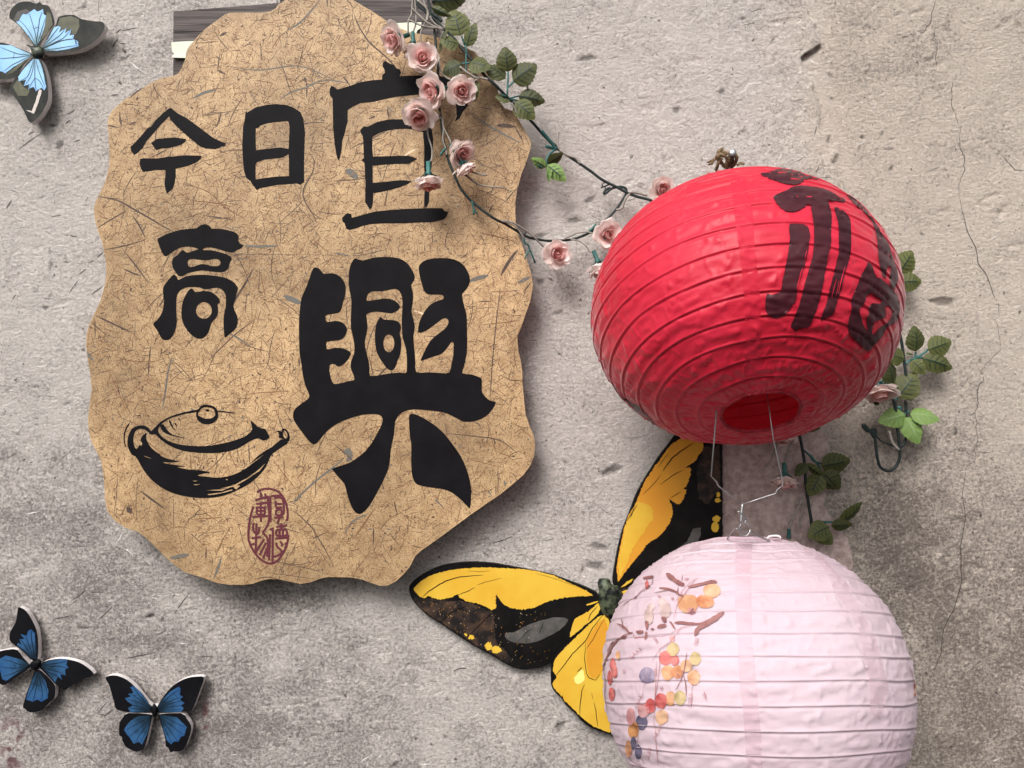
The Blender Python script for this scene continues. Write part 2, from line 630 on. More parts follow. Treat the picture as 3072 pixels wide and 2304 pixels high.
M_LEAFB = noisy('leaf_bright', (.14, .25, .055), (.24, .36, .11), 50, .5, 5, rnd=.15, transl=.18, spec=.35, bump=.0004, bscale=400)
M_VEIN = M('leaf_vein', (.008, .026, .020), .5)
M_VEINL = M('leaf_vein_pale', (.26, .36, .18), .5)
M_PET = [noisy('petal_deep', (.76, .40, .38), (.85, .56, .53), 60, .55, rnd=.10, transl=.4, sheen=.1),
         noisy('petal_mid', (.84, .63, .60), (.90, .75, .72), 60, .55, rnd=.14, transl=.4, sheen=.1),
         noisy('petal_outer', (.84, .70, .65), (.92, .82, .78), 45, .55, rnd=.16, transl=.4, sheen=.1)]

# ------------------------------------------------------------------ wall
nr = np.random.default_rng(11)
def vnoise(nz, nx, cz, cx, seed):
    """smooth value noise on an nz x nx raster, feature size cz x cx cells"""
    g = np.random.default_rng(seed)
    h, w_ = int(nz / cz) + 3, int(nx / cx) + 3
    G = g.random((h, w_)) * 2 - 1
    zi = np.arange(nz) / cz
    xi = np.arange(nx) / cx
    z0, x0 = zi.astype(int), xi.astype(int)
    fz, fx = zi - z0, xi - x0
    fz, fx = fz * fz * (3 - 2 * fz), fx * fx * (3 - 2 * fx)
    A = G[z0][:, x0] * (1 - fx) + G[z0][:, x0 + 1] * fx
    B = G[z0 + 1][:, x0] * (1 - fx) + G[z0 + 1][:, x0 + 1] * fx
    return A * (1 - fz)[:, None] + B * fz[:, None]

CRACKS = [
    Z((2250, 0), 2.691, '1505,-10 1470,100 1465,170 1425,215 1410,255 1300,285'),
    Z((2250, 0), 2.691, '1500,220 1490,290 1450,350'),
    Z((2250, 0), 2.691, '1515,340 1510,390 1495,460 1510,540'),
    Z((2250, 0), 2.691, '1640,640 1628,720 1630,850 1645,900 1665,950 1685,1010'),
    Z((2250, 0), 2.691, '1705,1020 1690,1100 1697,1150 1690,1180 1720,1240 1733,1270 1725,1340 1738,1375 1700,1450 1685,1500 1692,1600'),
    [(2878, 595), (2889, 640), (2905, 700), (2926, 740), (2935, 790), (2962, 830), (2978, 880), (2996, 915), (2998, 950)],
    Z((2472, 950), 3.687, '1940,0 1885,30 1925,110 1930,180 1950,250 1955,310 1950,370 1870,440 1830,490 1790,520 1780,560 1730,590 1755,650 1770,710 1720,750 1700,800 1697,880 1705,960 1695,1000 1670,1060 1675,1120 1690,1180 1675,1230 1700,1330 1695,1400 1665,1440 1680,1580 1640,1610 1590,1650'),
    Z((2472, 950), 3.687, '1670,1060 1620,1095'),
    [(2900, 1400), (2888, 1480), (2897, 1560), (2880, 1640), (2886, 1740), (2862, 1830), (2832, 1880), (2822, 1960), (2800, 2030)],
    Z((2250, 0), 2.691, '0,95 40,85 80,70 150,65'),
    Z((2250, 0), 2.691, '525,1400 545,1370 555,1345'),
    Z((2250, 0), 2.691, '500,690 515,760 525,820'), Z((2250, 0), 2.691, '553,1005 560,975 575,955'), Z((2250, 0), 2.691, '608,1165 622,1130 640,1090'), Z((2250, 0), 2.691, '660,1335 675,1310 700,1298'), Z((2250, 0), 2.691, '410,478 440,445 500,408 545,375'),
    Z((2250, 0), 2.691, '545,1000 525,1060 515,1090'),
    Z((2250, 0), 2.691, '2210,1375 2140,1370 2080,1310 2040,1260'),
]
RIDGE = Z((2250, 0), 2.691, '380,-40 420,60 480,150 520,230 545,300 548,372 420,475 415,540 470,620 510,690 515,760 530,830 565,900 570,960 548,1010 560,1060 640,1085 610,1160 640,1200 700,1240 660,1320 700,1370 720,1450 745,1520 800,1600')
PIXW = 4.0
PX = np.arange(1536 - 1832, 1536 + 1833, PIXW)
PY = np.arange(1152 - 1400, 1152 + 1401, PIXW)
NX, NZ = len(PX), len(PY)
GX, GY = np.meshgrid(PX, PY)
def mm(v): return v * .001
H = mm(1.6) * vnoise(NZ, NX, 70, 80, 1) + mm(.7) * vnoise(NZ, NX, 22, 26, 2) + mm(.35) * vnoise(NZ, NX, 8, 9, 3) + mm(.18) * vnoise(NZ, NX, 3, 4, 4) + mm(.12) * nr.standard_normal((NZ, NX))
# slanted trowel strokes: many short elongated dents and ridges
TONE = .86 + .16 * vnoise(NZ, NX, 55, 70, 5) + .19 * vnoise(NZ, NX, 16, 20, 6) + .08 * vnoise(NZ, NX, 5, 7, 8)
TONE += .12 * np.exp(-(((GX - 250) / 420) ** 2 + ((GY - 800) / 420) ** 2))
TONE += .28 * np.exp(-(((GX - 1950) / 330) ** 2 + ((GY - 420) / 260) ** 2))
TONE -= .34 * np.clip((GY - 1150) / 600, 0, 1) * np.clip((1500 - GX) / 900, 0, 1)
TONE -= .08 * np.clip((GY - 1300) / 700, 0, 1)  # light falling off towards the bottom, put into the plaster colour
TONE -= .42 * np.clip((GX - 2380) / 260, 0, 1) * np.clip((GY - 1120) / 420, 0, 1) * (1 - .45 * np.clip((GX - 2700) / 350, 0, 1) * np.clip((1900 - GY) / 500, 0, 1))  # brown-grey plaster at lower right, with the red lantern's shadow painted into the tone
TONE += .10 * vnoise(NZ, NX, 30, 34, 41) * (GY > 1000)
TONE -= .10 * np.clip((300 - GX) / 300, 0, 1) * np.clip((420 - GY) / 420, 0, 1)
for x0_, y0_, x1_, y1_, w_ in ((1890, 440, 1888, 570, 9), (1888, 570, 1896, 650, 7), (1665, 488, 1760, 512, 6), (1760, 512, 1850, 522, 6), (60, 1735, 160, 1700, 14), (1640, 470, 1690, 500, 8), (1870, 540, 1950, 520, 10), (2480, 560, 2530, 640, 16), (2440, 400, 2500, 470, 14)):
    for k_ in range(12):
        TONE += .13 * np.exp(-((GX - x0_ - (x1_ - x0_) * k_ / 11) ** 2 + (GY - y0_ - (y1_ - y0_) * k_ / 11) ** 2) / w_ ** 2)
DIRT = np.zeros((NZ, NX))
MAR = np.zeros((NZ, NX))
WARM = np.clip((GX - 2250 - 40 * vnoise(NZ, NX, 12, 12, 9)) / 260, 0, 1)
def stamp(cx, cy, a, b, ang, hgt, dirt=0.0, hard=False):
    r_ = int(max(a, b) * 2.6 / PIXW) + 2
    ix, iy = int((cx - PX[0]) / PIXW), int((cy - PY[0]) / PIXW)
    x0, x1, y0, y1 = max(ix - r_, 0), min(ix + r_, NX), max(iy - r_, 0), min(iy + r_, NZ)
    if x0 >= x1 or y0 >= y1: return
    X, Y = GX[y0:y1, x0:x1] - cx, GY[y0:y1, x0:x1] - cy
    c, s = math.cos(ang), math.sin(ang)
    u, v = (X * c - Y * s) / a, (X * s + Y * c) / b
    if hard:      # chipped, uneven rim
        th_ = np.arctan2(v, u)
        ph_ = cx * .37 + cy * .11
        rr_ = (u * u + v * v) * (1 + .35 * np.sin(2 * th_ + ph_) + .28 * np.sin(5 * th_ + 2.3 * ph_))
        g = np.exp(-rr_ ** 2.6)
    else:
        g = np.exp(-(u * u + v * v) ** 1.3)
    H[y0:y1, x0:x1] += g * hgt
    if dirt: DIRT[y0:y1, x0:x1] = np.maximum(DIRT[y0:y1, x0:x1], g * dirt)
for _ in range(1900):      # dents
    x, y = R.uniform(PX[0], PX[-1]), R.uniform(PY[0], PY[-1])
    big = R.random() ** 6
    stamp(x, y, 5 + 26 * big + 5 * R.random(), 3.2 + 8 * big, math.radians(R.gauss(22, 28)), -mm(.5 + 1.6 * R.random()), (.4 + .4 * R.random()) if R.random() < .16 and big < .3 else 0, True)
for _ in range(500):      # raised slips
    x, y = R.uniform(PX[0], PX[-1]), R.uniform(PY[0], PY[-1])
    stamp(x, y, R.uniform(8, 30), R.uniform(3, 5), math.radians(R.gauss(22, 24)), mm(R.uniform(.25, .8)))
for x, y, a, b, an, dp in [(1760, 175, 22, 10, 10, 2.5), (1790, 1700, 26, 12, -20, 2.5), (1680, 2180, 16, 12, 10, 3), (600, 2060, 10, 5, 30, 2), (452, 1850, 11, 7, 0, 3),
                           (2165, 275, 12, 8, 60, 1.5), (1620, 845, 14, 8, 0, 2), (1723, 660, 18, 9, -10, 2.5), (1768, 600, 14, 9, 40, 2), (1618, 708, 16, 9, 20, 2),
                           (2832, 905, 30, 16, 5, 3), (2110, 1560, 30, 14, 20, 1), (2030, 330, 14, 8, 40, 2), (1838, 1410, 24, 14, 15, 2.5), (1795, 1640, 30, 10, 0, 2), (2588, 412, 5, 7, 20, 3),
                           (705, 1990, 4, 26, -5, 1.2), (372, 153, 5, 5, 0, 3), (360, 250, 4, 4, 0, 3), (180, 435, 18, 8, 50, 2), (370, 175, 14, 6, 20, 1.5)]:
    stamp(x, y, a * 1.05, b * .9, math.radians(an), -mm(dp * 1.3), .6, True)
# plaster layer edge running down the right-hand side of the wall
rx = np.interp(PY, [p[1] for p in RIDGE], [p[0] for p in RIDGE])
rid = rx[:, None] + 7 * vnoise(NZ, NX, 5, 5, 21)
left = 1 / (1 + np.exp((GX - rid) / 2.2))
far = np.exp(-np.clip(rid - GX, 0, None) / 220)
act = np.clip((760 - GY) / 120, 0, 1)
H += mm(5.5) * left * far * act
bandm = np.exp(-((GX - rid - 34) / 26) ** 2) * act
TONE += .34 * bandm
# the chip under the flap
chip = Z((2250, 0), 2.691, '405,480 440,440 500,410 550,372 620,420 640,500 610,545 560,520 520,500 470,510')
cm = inside_np(chip, GX, GY).astype(float)
cs_ = np.clip(((GX - 2400) * .72 + (GY - 150) * 1.05) / 48, 0, 1)
H -= mm(9) * cm * (1 - cs_ * .9)
DIRT = np.maximum(DIRT, cm * .8 * (1 - cs_) ** 2)
# crack grooves
for c in CRACKS:
    for (x0, y0), (x1, y1) in zip(c, c[1:]):
        n_ = max(1, int(math.hypot(x1 - x0, y1 - y0) / 4))
        for j in range(n_):
            stamp(x0 + (x1 - x0) * j / n_, y0 + (y1 - y0) * j / n_, 4, 4, 0, -mm(.25))
# maroon paint rubbed on the lower left
mn = vnoise(NZ, NX, 4, 3, 31) + .8 * vnoise(NZ, NX, 9, 6, 32)
MAR = np.maximum(MAR, np.clip(mn * 2.2 + .25, 0, .85) * np.exp(-(((GX - 35) / 34) ** 4 + ((GY - 2240) / 80) ** 4)))
MAR = np.maximum(MAR, np.clip(mn * 2.2 + .5, 0, .9) * np.exp(-(((GX - 616) / 9) ** 2 + ((GY - 2155) / 62) ** 4)))
MAR = np.maximum(MAR, np.clip(mn * 1.3 - .1, 0, .6) * np.exp(-(((GX - 700) / 10) ** 2 + ((GY - 1990) / 30) ** 4)) * 0)
fade = np.minimum(np.minimum(np.arange(NX)[None, :], np.arange(NX)[::-1][None, :]), np.minimum(np.arange(NZ)[:, None], np.arange(NZ)[::-1][:, None]))
H *= np.clip(fade / 12, 0, 1)
def height(px, py):
    i = min(max(int(round((py - PY[0]) / PIXW)), 0), NZ - 1)
    j = min(max(int(round((px - PX[0]) / PIXW)), 0), NX - 1)
    return float(H[i, j])
def build_wall():
    co = np.stack([(GX - 1536) * S, -H, (1152 - GY) * S], -1).reshape(-1, 3)
    idx = np.arange(NX * NZ).reshape(NZ, NX)
    q = np.stack([idx[:-1, :-1], idx[1:, :-1], idx[1:, 1:], idx[:-1, 1:]], -1).reshape(-1, 4)
    # plain outer wall round the modelled field
    x0, x1 = co[:, 0].min(), co[:, 0].max()
    z0, z1 = co[:, 2].min(), co[:, 2].max()
    X = [-2.6, x0, x1, 2.6]
    Y = [z1 + 1.0, z1, z0, z0 - 1.0]
    ex = np.array([(x, 0.0, z) for z in Y for x in X])
    b = len(co)
    eq = [(b + r * 4 + c, b + (r + 1) * 4 + c, b + (r + 1) * 4 + c + 1, b + r * 4 + c + 1) for r in range(3) for c in range(3) if not (r == 1 and c == 1)]
    co = np.concatenate([co, ex])
    q = np.concatenate([q, np.array(eq)])
    me = bpy.data.meshes.new('wall')
    me.vertices.add(len(co))
    me.vertices.foreach_set('co', co.astype(np.float32).ravel())
    me.loops.add(len(q) * 4)
    me.loops.foreach_set('vertex_index', q.astype(np.int32).ravel())
    me.polygons.add(len(q))
    me.polygons.foreach_set('loop_start', np.arange(0, len(q) * 4, 4, dtype=np.int32))
    me.polygons.foreach_set('use_smooth', np.ones(len(q), bool))
    me.update()
    me.validate()
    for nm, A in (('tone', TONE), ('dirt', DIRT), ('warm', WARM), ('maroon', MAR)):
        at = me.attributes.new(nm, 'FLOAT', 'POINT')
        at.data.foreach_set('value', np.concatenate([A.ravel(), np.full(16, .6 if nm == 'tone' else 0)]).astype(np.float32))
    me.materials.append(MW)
    o = link('wall', me)
    ORG[o.name] = Vector((0, 0, 0))
    return tag(o, 'weathered pale plaster wall with a long crack at the right, behind everything', 'wall')
wall = build_wall()

def jitter_line(c, amp=1.6, k=3):
    out = []
    for (x0, y0), (x1, y1) in zip(c, c[1:]):
        for j in range(k):
            t = j / k
            out.append((x0 + (x1 - x0) * t + R.uniform(-amp, amp), y0 + (y1 - y0) * t + R.uniform(-amp, amp)))
    out.append(c[-1])
    return out
for c in CRACKS:
    ribbons('crack', [(jitter_line(c), R.uniform(1.5, 2.3))], .00035, M_CRACK, wall, zf=height)
# straw and grit bedded in the plaster
lines = []
TR = [Z((0, 1704), 2.765, s) for s in ('1440,385 1500,300 1565,210', '815,430 870,380 930,325', '1625,735 1770,735', '460,420 540,405 610,393', '750,203 870,200', '1040,750 1130,735 1280,700',
      '810,1205 850,1155 890,1110', '815,1210 870,1225 945,1170', '590,270 660,225 720,180', '925,1358 980,1356', '1820,1370 1920,1350', '1290,560 1370,525', '380,270 440,262', '720,1560 800,1620')]
TR += [Z((0, 0), 3.687, s) for s in ('205,1655 300,1580 470,1465', '310,1490 380,1455', '1245,525 1270,470 1305,430', '1320,483 1390,483', '1340,335 1430,325 1520,310', '1280,360 1340,325', '740,1270 830,1210', '720,1370 775,1325', '1230,1060 1310,1040', '820,1570 890,1545')]
TR += [Z((0, 600), 3.1725, s) for s in ('60,80 85,40 110,0', '490,158 590,142', '610,335 735,347', '840,600 895,577', '925,550 985,490', '745,710 820,655', '600,590 655,592', '115,950 150,900', '870,900 980,820', '660,890 700,820 740,770')]
TR += [Z((1200, 1600), 2.765, s) for s in ('770,80 850,60 930,25', '240,1225 310,1225', '440,1145 500,1120 560,1125', '960,180 1040,180')]
for c in TR:
    lines.append((jitter_line(c, .8, 3), R.uniform(2.6, 4.2), 0))
for _ in range(900):
    x, y = R.uniform(-200, 3272), R.uniform(-150, 2454)
    if x > 2500 and R.random() < .6: continue
    a = math.radians(R.gauss(22, 30))
    Ln = R.uniform(5, 22) * (2.2 if R.random() < .08 else 1)
    bx, by = math.cos(a) * Ln, -math.sin(a) * Ln
    cv = R.uniform(-.18, .18)
    lines.append(([(x - bx, y - by), (x + by * cv, y - bx * cv), (x + bx, y + by)], R.uniform(1.1, 2.2), 1 if R.random() < .55 else (0 if R.random() < .5 else 2)))
for _ in range(900):
    x, y = R.uniform(-200, 3272), R.uniform(-150, 2454)
    Ln = R.uniform(1.5, 4.5)
    a = R.uniform(0, 6.28)
    lines.append(([(x - Ln * math.cos(a), y - Ln * math.sin(a)), (x, y + .5), (x + Ln * math.cos(a), y + Ln * math.sin(a))], R.uniform(1.8, 4.2), 0 if R.random() < .55 else 1))
tag(ribbons('straw_flecks', lines, .00025, M_STRAW, wall, zf=height), kind='stuff')

# smoother strip of plaster paper with a torn right edge, beside the yellow butterfly
strip = [(2168, 1180)] + Z((1900, 1000), 2.765, '1300,420 1500,700 1540,760 1600,850 1617,930 1610,985 1560,1030 1640,1180 1705,1250 1700,1290 1610,1310 1570,1420 1640,1510 1650,1560 1720,1640 1780,1700') + [(2560, 1700), (2500, 1760), (2168, 1760)]
M_STRIP = noisy('smooth_plaster', (.30, .225, .205), (.52, .41, .38), 110, .9, 12, .33, .62, bump=.0022, bscale=420, spec=.1)
slab('plaster_strip', rough(strip, 10, 2.5), .0042, .005, M_STRIP, M_STRIP, wall)

# ------------------------------------------------------------------ wooden panel behind the sign, tape
panel = empty('wooden_panel', P(915, 100, .006), 'grey weathered wood panel fixed behind the top of the sign', 'panel')
W1 = [(520, 34), (700, 20), (840, 8), (1000, -10), (1311, -24), (1311, 62), (1100, 70), (900, 84), (520, 96)]
W2 = [(520, 97.5), (900, 85.5), (1100, 71.5), (1311, 63.5), (1309, 112), (900, 150), (520, 171)]
W3 = [(520, 173), (900, 152), (1309, 114), (1309, 225), (900, 240), (520, 244)]
W0 = [(840, 6), (1000, -12), (1311, -26), (1311, -120), (840, -120)]
for q, mt, dd in ((W1, M_WOOD1, .014), (W2, M_WOOD1, .0135), (W3, M_WOOD2, .012), (W0, M_WOOD1, .0145)):
    slab('plank', rough(q, 24, .5), dd, .012, mt, mt, panel)
tp = Z((0, 0), 3.687, '1893,468 2000,460 2140,452 2190,450 2190,640 2040,640 1912,636 1905,612 1925,600 1922,590 1900,560')
o = slab('tape', tp, .0165, .0008, M_TAPE, M_TAPE)
tag(o, 'strip of pale tape at the left edge of the sign', 'tape', 'tape strips on the wood panel')
tp = Z((1100, 0), 3.687, '180,262 350,252 605,244 600,310 560,335 548,372 480,366 300,330')
o = slab('tape', tp, .0165, .0008, M_TAPE, M_TAPE)
tag(o, 'strip of pale tape at the upper right of the sign, behind hanging roses', 'tape', 'tape strips on the wood panel')

# ------------------------------------------------------------------ the sign
SIGN = [(900, -45), (870, -15), (856, 0), (834, 14), (827, 25), (811, 34), (785, 38), (760, 38), (725, 37), (692, 38), (677, 42), (652, 60), (627, 78), (612, 90), (594, 108), (578, 127), (563, 145), (558, 159), (556, 177), (547, 199), (536, 219),
        (519, 228), (481, 235), (452, 249), (409, 275), (369, 302), (337, 331), (326, 349), (322, 374), (326, 403), (327, 439), (329, 475), (326, 504), (317, 541), (304, 570), (286, 606), (281, 627), (285, 660), (294, 695), (304, 721), (311, 750), (318, 787), (319, 824), (313, 860), (301, 903), (284, 939), (268, 972), (260, 1001), (258, 1037), (264, 1084), (272, 1131), (275, 1168), (269, 1210), (264, 1253), (266, 1295), (277, 1331), (293, 1360), (304, 1385), (310, 1421), (313, 1457), (315, 1497), (322, 1533), (344, 1562), (377, 1584), (413, 1595), (438, 1613), (467, 1642), (496, 1671), (525, 1696), (557, 1718),
        (575, 1723), (615, 1735), (651, 1749), (687, 1754), (727, 1755), (759, 1751), (785, 1742), (807, 1737), (835, 1738), (865, 1744), (903, 1752), (935, 1746), (959, 1736), (985, 1731), (1050, 1732), (1085, 1738), (1111, 1748), (1138, 1757), (1165, 1756), (1190, 1742), (1212, 1722), (1230, 1700), (1246, 1668), (1266, 1650), (1298, 1628), (1338, 1599), (1374, 1572), (1411, 1545), (1458, 1512), (1501, 1483), (1537, 1454), (1570, 1425), (1591, 1397), (1602, 1368), (1606, 1331), (1600, 1303), (1588, 1274), (1577, 1245), (1573, 1208), (1568, 1154), (1567, 1116), (1562, 1080), (1555, 1054), (1552, 1011), (1559, 989), (1573, 953), (1590, 906), (1599, 856), (1593, 819), (1581, 780), (1570, 743), (1558, 712), (1548, 679), (1546, 640), (1546, 606), (1551, 570), (1565, 519), (1580, 483), (1591, 447), (1593, 425), (1580, 400), (1562, 371), (1551, 350), (1544, 335), (1515, 325), (1500, 305), (1492, 262), (1480, 240), (1466, 212), (1445, 180), (1423, 155), (1371, 130), (1301, 108), (1236, 98), (1200, 85), (1168, 68), (1115, 33), (1059, 0), (1020, -30), (985, -50)]
SD = .047
sgn = empty('sign_board', P(920, 900, SD), 'large wavy-edged tan fibre paper sign with black Chinese lettering and a teapot', 'sign')
slab('board', SIGN, SD, .009, M_PAPER, M_EDGE, sgn)
# standoff blocks behind the board, touching the wall
for x, y in ((520, 450), (1330, 450), (520, 1400), (1330, 1400)):
    slab('spacer', [(x - 30, y - 30), (x - 30, y + 30), (x + 30, y + 30), (x + 30, y - 30)], SD - .0091, .037, M_EDGE, M_EDGE, sgn)

# printed plant fibres
lines = []
F = np.random.default_rng(5)
n = 24000
xs, ys = F.uniform(250, 1610, n), F.uniform(-45, 1760, n)
ok = inside_np(SIGN, xs, ys)
def fibre(x, y, Ln, a, cv, wid, mi, seg=4):
    pts = []
    px_, py_ = x, y
    for j in range(seg + 1):
        if not inside(SIGN, px_, py_): break
        pts.append((px_, py_))
        a += cv / seg + R.gauss(0, .04)
        px_ += math.cos(a) * Ln / seg
        py_ += math.sin(a) * Ln / seg
    if len(pts) > 1:
        lines.append((pts, wid, mi))
for x, y in zip(xs[ok], ys[ok]):
    Ln = R.uniform(5, 19) if R.random() < .78 else R.uniform(20, 55)
    fibre(float(x), float(y), Ln, R.uniform(0, 6.28), R.gauss(0, .2), R.uniform(.8, 1.8), R.choice((0, 0, 2, 1, 0, 1)), 3)
for _ in range(230):
    fibre(R.uniform(250, 1610), R.uniform(-45, 1760), R.uniform(45, 150), R.uniform(0, 6.28), R.gauss(0, .35), R.uniform(1.3, 3.0), R.choice((0, 1, 1)), 8)
for _ in range(55):
    fibre(R.uniform(250, 1610), R.uniform(-45, 1760), R.uniform(18, 60), R.uniform(0, 6.28), R.gauss(0, .15), R.uniform(2.5, 5), R.choice((1, 1, 3)), 5)
for _ in range(600):
    fibre(R.uniform(250, 1610), R.uniform(-45, 1760), R.uniform(3, 11), R.uniform(0, 6.28), 0, R.uniform(2, 6), R.choice((1, 1, 3, 0)), 3)
for _ in range(3):
    fibre(R.uniform(250, 1610), R.uniform(-45, 1760), R.uniform(20, 60), R.uniform(0, 6.28), .4, R.uniform(3, 7), 4, 4)
A1, A2, A3, A6, A9 = (250, 150), (900, 100), (250, 650), (250, 1150), (500, 0)
for o_, s_, w_, mi in [(A1, '120,1215 280,1245 400,1310 540,1390 640,1450 750,1510', 6, 1), (A1, '1190,130 1350,160 1500,165 1650,140 1780,130 1900,165 2000,210 2080,245', 4, 3),
        (A1, '1630,410 1720,350 1850,310 1950,260 2050,250 2200,275', 5, 3), (A1, '1885,870 1915,920 1900,1020 1840,1120 1822,1200 1850,1280 1900,1355 1940,1440', 4.5, 1),
        (A1, '840,1120 980,1150 1080,1210 1160,1290 1250,1350 1370,1420', 3, 0), (A1, '300,540 315,630', 8, 1), (A1, '200,625 280,640', 6, 1), (A1, '405,1370 460,1450 510,1550', 6, 1), (A1, '110,1480 240,1400 360,1330', 4, 1),
        (A1, '910,400 1010,350 1100,330', 9, 3), (A1, '575,270 600,340 640,388', 4, 1), (A1, '1330,1622 1450,1630 1610,1622', 8, 3), (A1, '570,890 700,820', 5, 1),
        (A3, '1410,430 1340,560 1270,670 1240,740', 7, 1), (A3, '100,820 250,890 400,960', 6, 1), (A3, '60,870 175,970', 4, 1), (A3, '1660,655 1740,690 1810,720', 18, 3), (A3, '560,1070 545,1200 540,1310', 5, 1),
        (A3, '735,1160 700,1300 680,1450 655,1600', 6, 3), (A3, '1040,1190 1160,1070 1290,950 1420,860', 4, 1), (A3, '1150,940 1270,1000 1380,1070', 6, 3), (A3, '340,290 430,400 540,550', 5, 1), (A3, '170,275 350,240 520,190', 4, 1),
        (A3, '510,298 900,305 1400,312 2212,320', 1.4, 1), (A3, '30,1120 80,1195', 12, 3), (A6, '470,890 570,965 680,1045', 7, 1), (A6, '720,1450 800,1435 880,1420', 15, 3), (A6, '1145,1440 1120,1530 1080,1620', 8, 3),
        (A6, '1740,1000 1850,880 2000,750 2150,640', 5, 3), (A6, '1730,1050 1900,1200 2080,1520', 4, 1), (A6, '360,1025 400,1080', 20, 1),
        ((850, 700), '1540,400 1620,370 1700,350', 14, 3), ((850, 700), '1805,350 1860,250 1940,140', 11, 1), ((850, 700), '1800,450 1770,700 1740,1000 1725,1200 1715,1390', 3.4, 1), ((850, 700), '1990,490 2060,400', 5, 1), ((850, 700), '1945,410 2050,360', 13, 3),
        ((850, 700), '1865,930 1940,850 2000,700', 3, 0), ((850, 1100), '1340,550 1600,580 1800,610 1940,720', 3.4, 1), ((850, 1100), '590,1420 680,1290 760,1170', 5, 0), ((850, 1100), '80,1120 250,960 400,850 500,760', 5, 3), ((850, 1100), '500,720 540,690 550,760 520,780', 20, 3),
        ((850, 1100), '500,1390 580,1280 700,1220', 6, 3), ((850, 1100), '1650,600 1655,640', 4, 1), ((850, 1100), '1830,940 1842,990', 7, 3),
        (A9, '1560,130 1600,230 1680,350 1760,420 1850,500 1900,560', 5, 1), (A9, '1000,250 1090,200 1180,110 1270,0', 6, 3), (A9, '440,300 500,265', 9, 1), (A9, '420,580 485,615', 8, 1), (A9, '1145,640 1150,680', 12, 1),
        (A9, '440,440 420,600', 4, 1), (A2, '1630,765 1700,765 1780,775', 14, 1), (A2, '1450,690 1620,800 1830,910', 7, 3), (A2, '1765,740 1860,920', 5, 1), (A2, '380,1130 430,1160 480,1200', 24, 3), (A2, '725,620 735,700', 7, 1), (A2, '1600,1420 1565,1490', 6, 1)]:
    lines.append((smooth(Z(o_, 2.765, s_), 2, False), w_ * .9, mi))
tag(ribbons('printed_fibres', lines, SD + .00012, M_FIB, sgn), kind='stuff')

INKD = SD + .00035
def glyph(name, o_, s_, holes=(), k=2, mat=None, ell=()):
    ol = [smooth(Z(o_, 2.765, s_), k)] + [smooth(Z(o_, 2.765, h), k) for h in holes]
    for cx, cy, a, b in ell:
        ol.append([(o_[0] + (cx + a * math.cos(t * .35)) / 2.765, o_[1] + (cy + b * math.sin(t * .35)) / 2.765) for t in range(18)])
    return flat(name, ol, INKD, mat or M_INK, sgn)
A4, A5 = (850, 700), (850, 1100)
glyph('lettering_stroke', A1, '390,800 395,835 420,870 445,855 490,815 520,760 580,690 650,610 712,548 720,575 760,620 830,685 900,745 960,795 1010,815 1080,822 1120,815 1145,800 1170,800 1183,775 1150,762 1080,730 1000,670 920,610 850,560 790,530 745,495 730,480 712,482 670,515 600,580 560,635 530,650 490,700 440,755 400,795', k=1)
glyph('lettering_stroke', A1, '560,770 585,755 605,738 700,728 780,728 850,738 845,760 810,785 740,805 690,815 650,815 605,830 590,810', k=1)
glyph('lettering_stroke', A1, '470,905 500,897 600,900 720,885 850,872 980,878 975,900 940,930 880,955 830,970 765,985 765,1050 755,1110 740,1150 710,1175 693,1190 682,1160 672,1110 680,1040 682,995 600,995 540,1005 495,1010 478,985 467,940', k=1)
glyph('lettering_stroke', A1, '1345,515 1360,518 1430,475 1520,455 1600,448 1680,455 1750,480 1800,515 1825,570 1838,680 1832,850 1830,1000 1832,1090 1800,1118 1770,1105 1700,1112 1610,1118 1520,1135 1465,1145 1438,1160 1405,1120 1385,1085 1350,1060 1332,1000 1322,900 1318,780 1325,650 1340,560',
      ('1430,645 1445,648 1470,625 1530,605 1600,597 1700,587 1710,640 1706,740 1703,820 1640,808 1560,815 1470,825 1432,832 1428,740', '1440,930 1500,908 1580,900 1650,892 1680,875 1703,862 1706,950 1706,1045 1600,1050 1500,1062 1428,1073 1428,1000 1428,950'), k=1)
glyph('lettering_stroke', A2, '245,460 262,435 285,445 310,465 400,440 500,405 600,388 680,383 682,345 705,325 700,300 685,275 688,240 710,227 740,250 780,262 800,290 830,300 838,325 825,355 900,352 1050,348 1150,352 1300,380 1380,430 1420,520 1400,590 1350,650 1325,705 1283,732 1300,690 1295,610 1280,540 1240,510 1150,500 1000,505 900,515 800,525 700,545 600,568 500,578 440,605 395,635 393,740 385,760 370,830 350,890 345,960 335,1010 325,1050 312,1045 300,1000 285,900 275,780 272,650 270,540 248,515', k=1)
glyph('lettering_stroke', A2, '500,800 530,770 560,775 640,735 730,715 820,712 900,715 1000,735 1060,760 1095,800 1105,880 1100,1000 1085,1150 1075,1300 1068,1400 1050,1443 1030,1440 1030,1380 1035,1250 1030,1100 1030,950 1020,820 960,800 880,790 780,795 700,810 650,830 600,858 598,950 605,1022 700,1020 820,1015 900,1015 945,1030 972,1042 940,1060 900,1082 800,1082 700,1088 602,1098 603,1240 700,1232 800,1220 860,1218 925,1225 900,1245 830,1275 750,1298 670,1315 607,1325 605,1400 595,1445 580,1462 565,1440 540,1400 542,1250 535,1075 510,1050 530,1035 525,900 520,850 505,830', k=1)
glyph('lettering_stroke', A2, '348,1530 390,1490 425,1500 430,1530 520,1505 620,1478 750,1465 900,1455 1050,1450 1180,1450 1200,1475 1230,1482 1215,1520 1190,1545 1100,1565 1000,1568 850,1575 700,1575 600,1580 520,1595 470,1615 410,1630 385,1622 370,1575 352,1560', k=1)
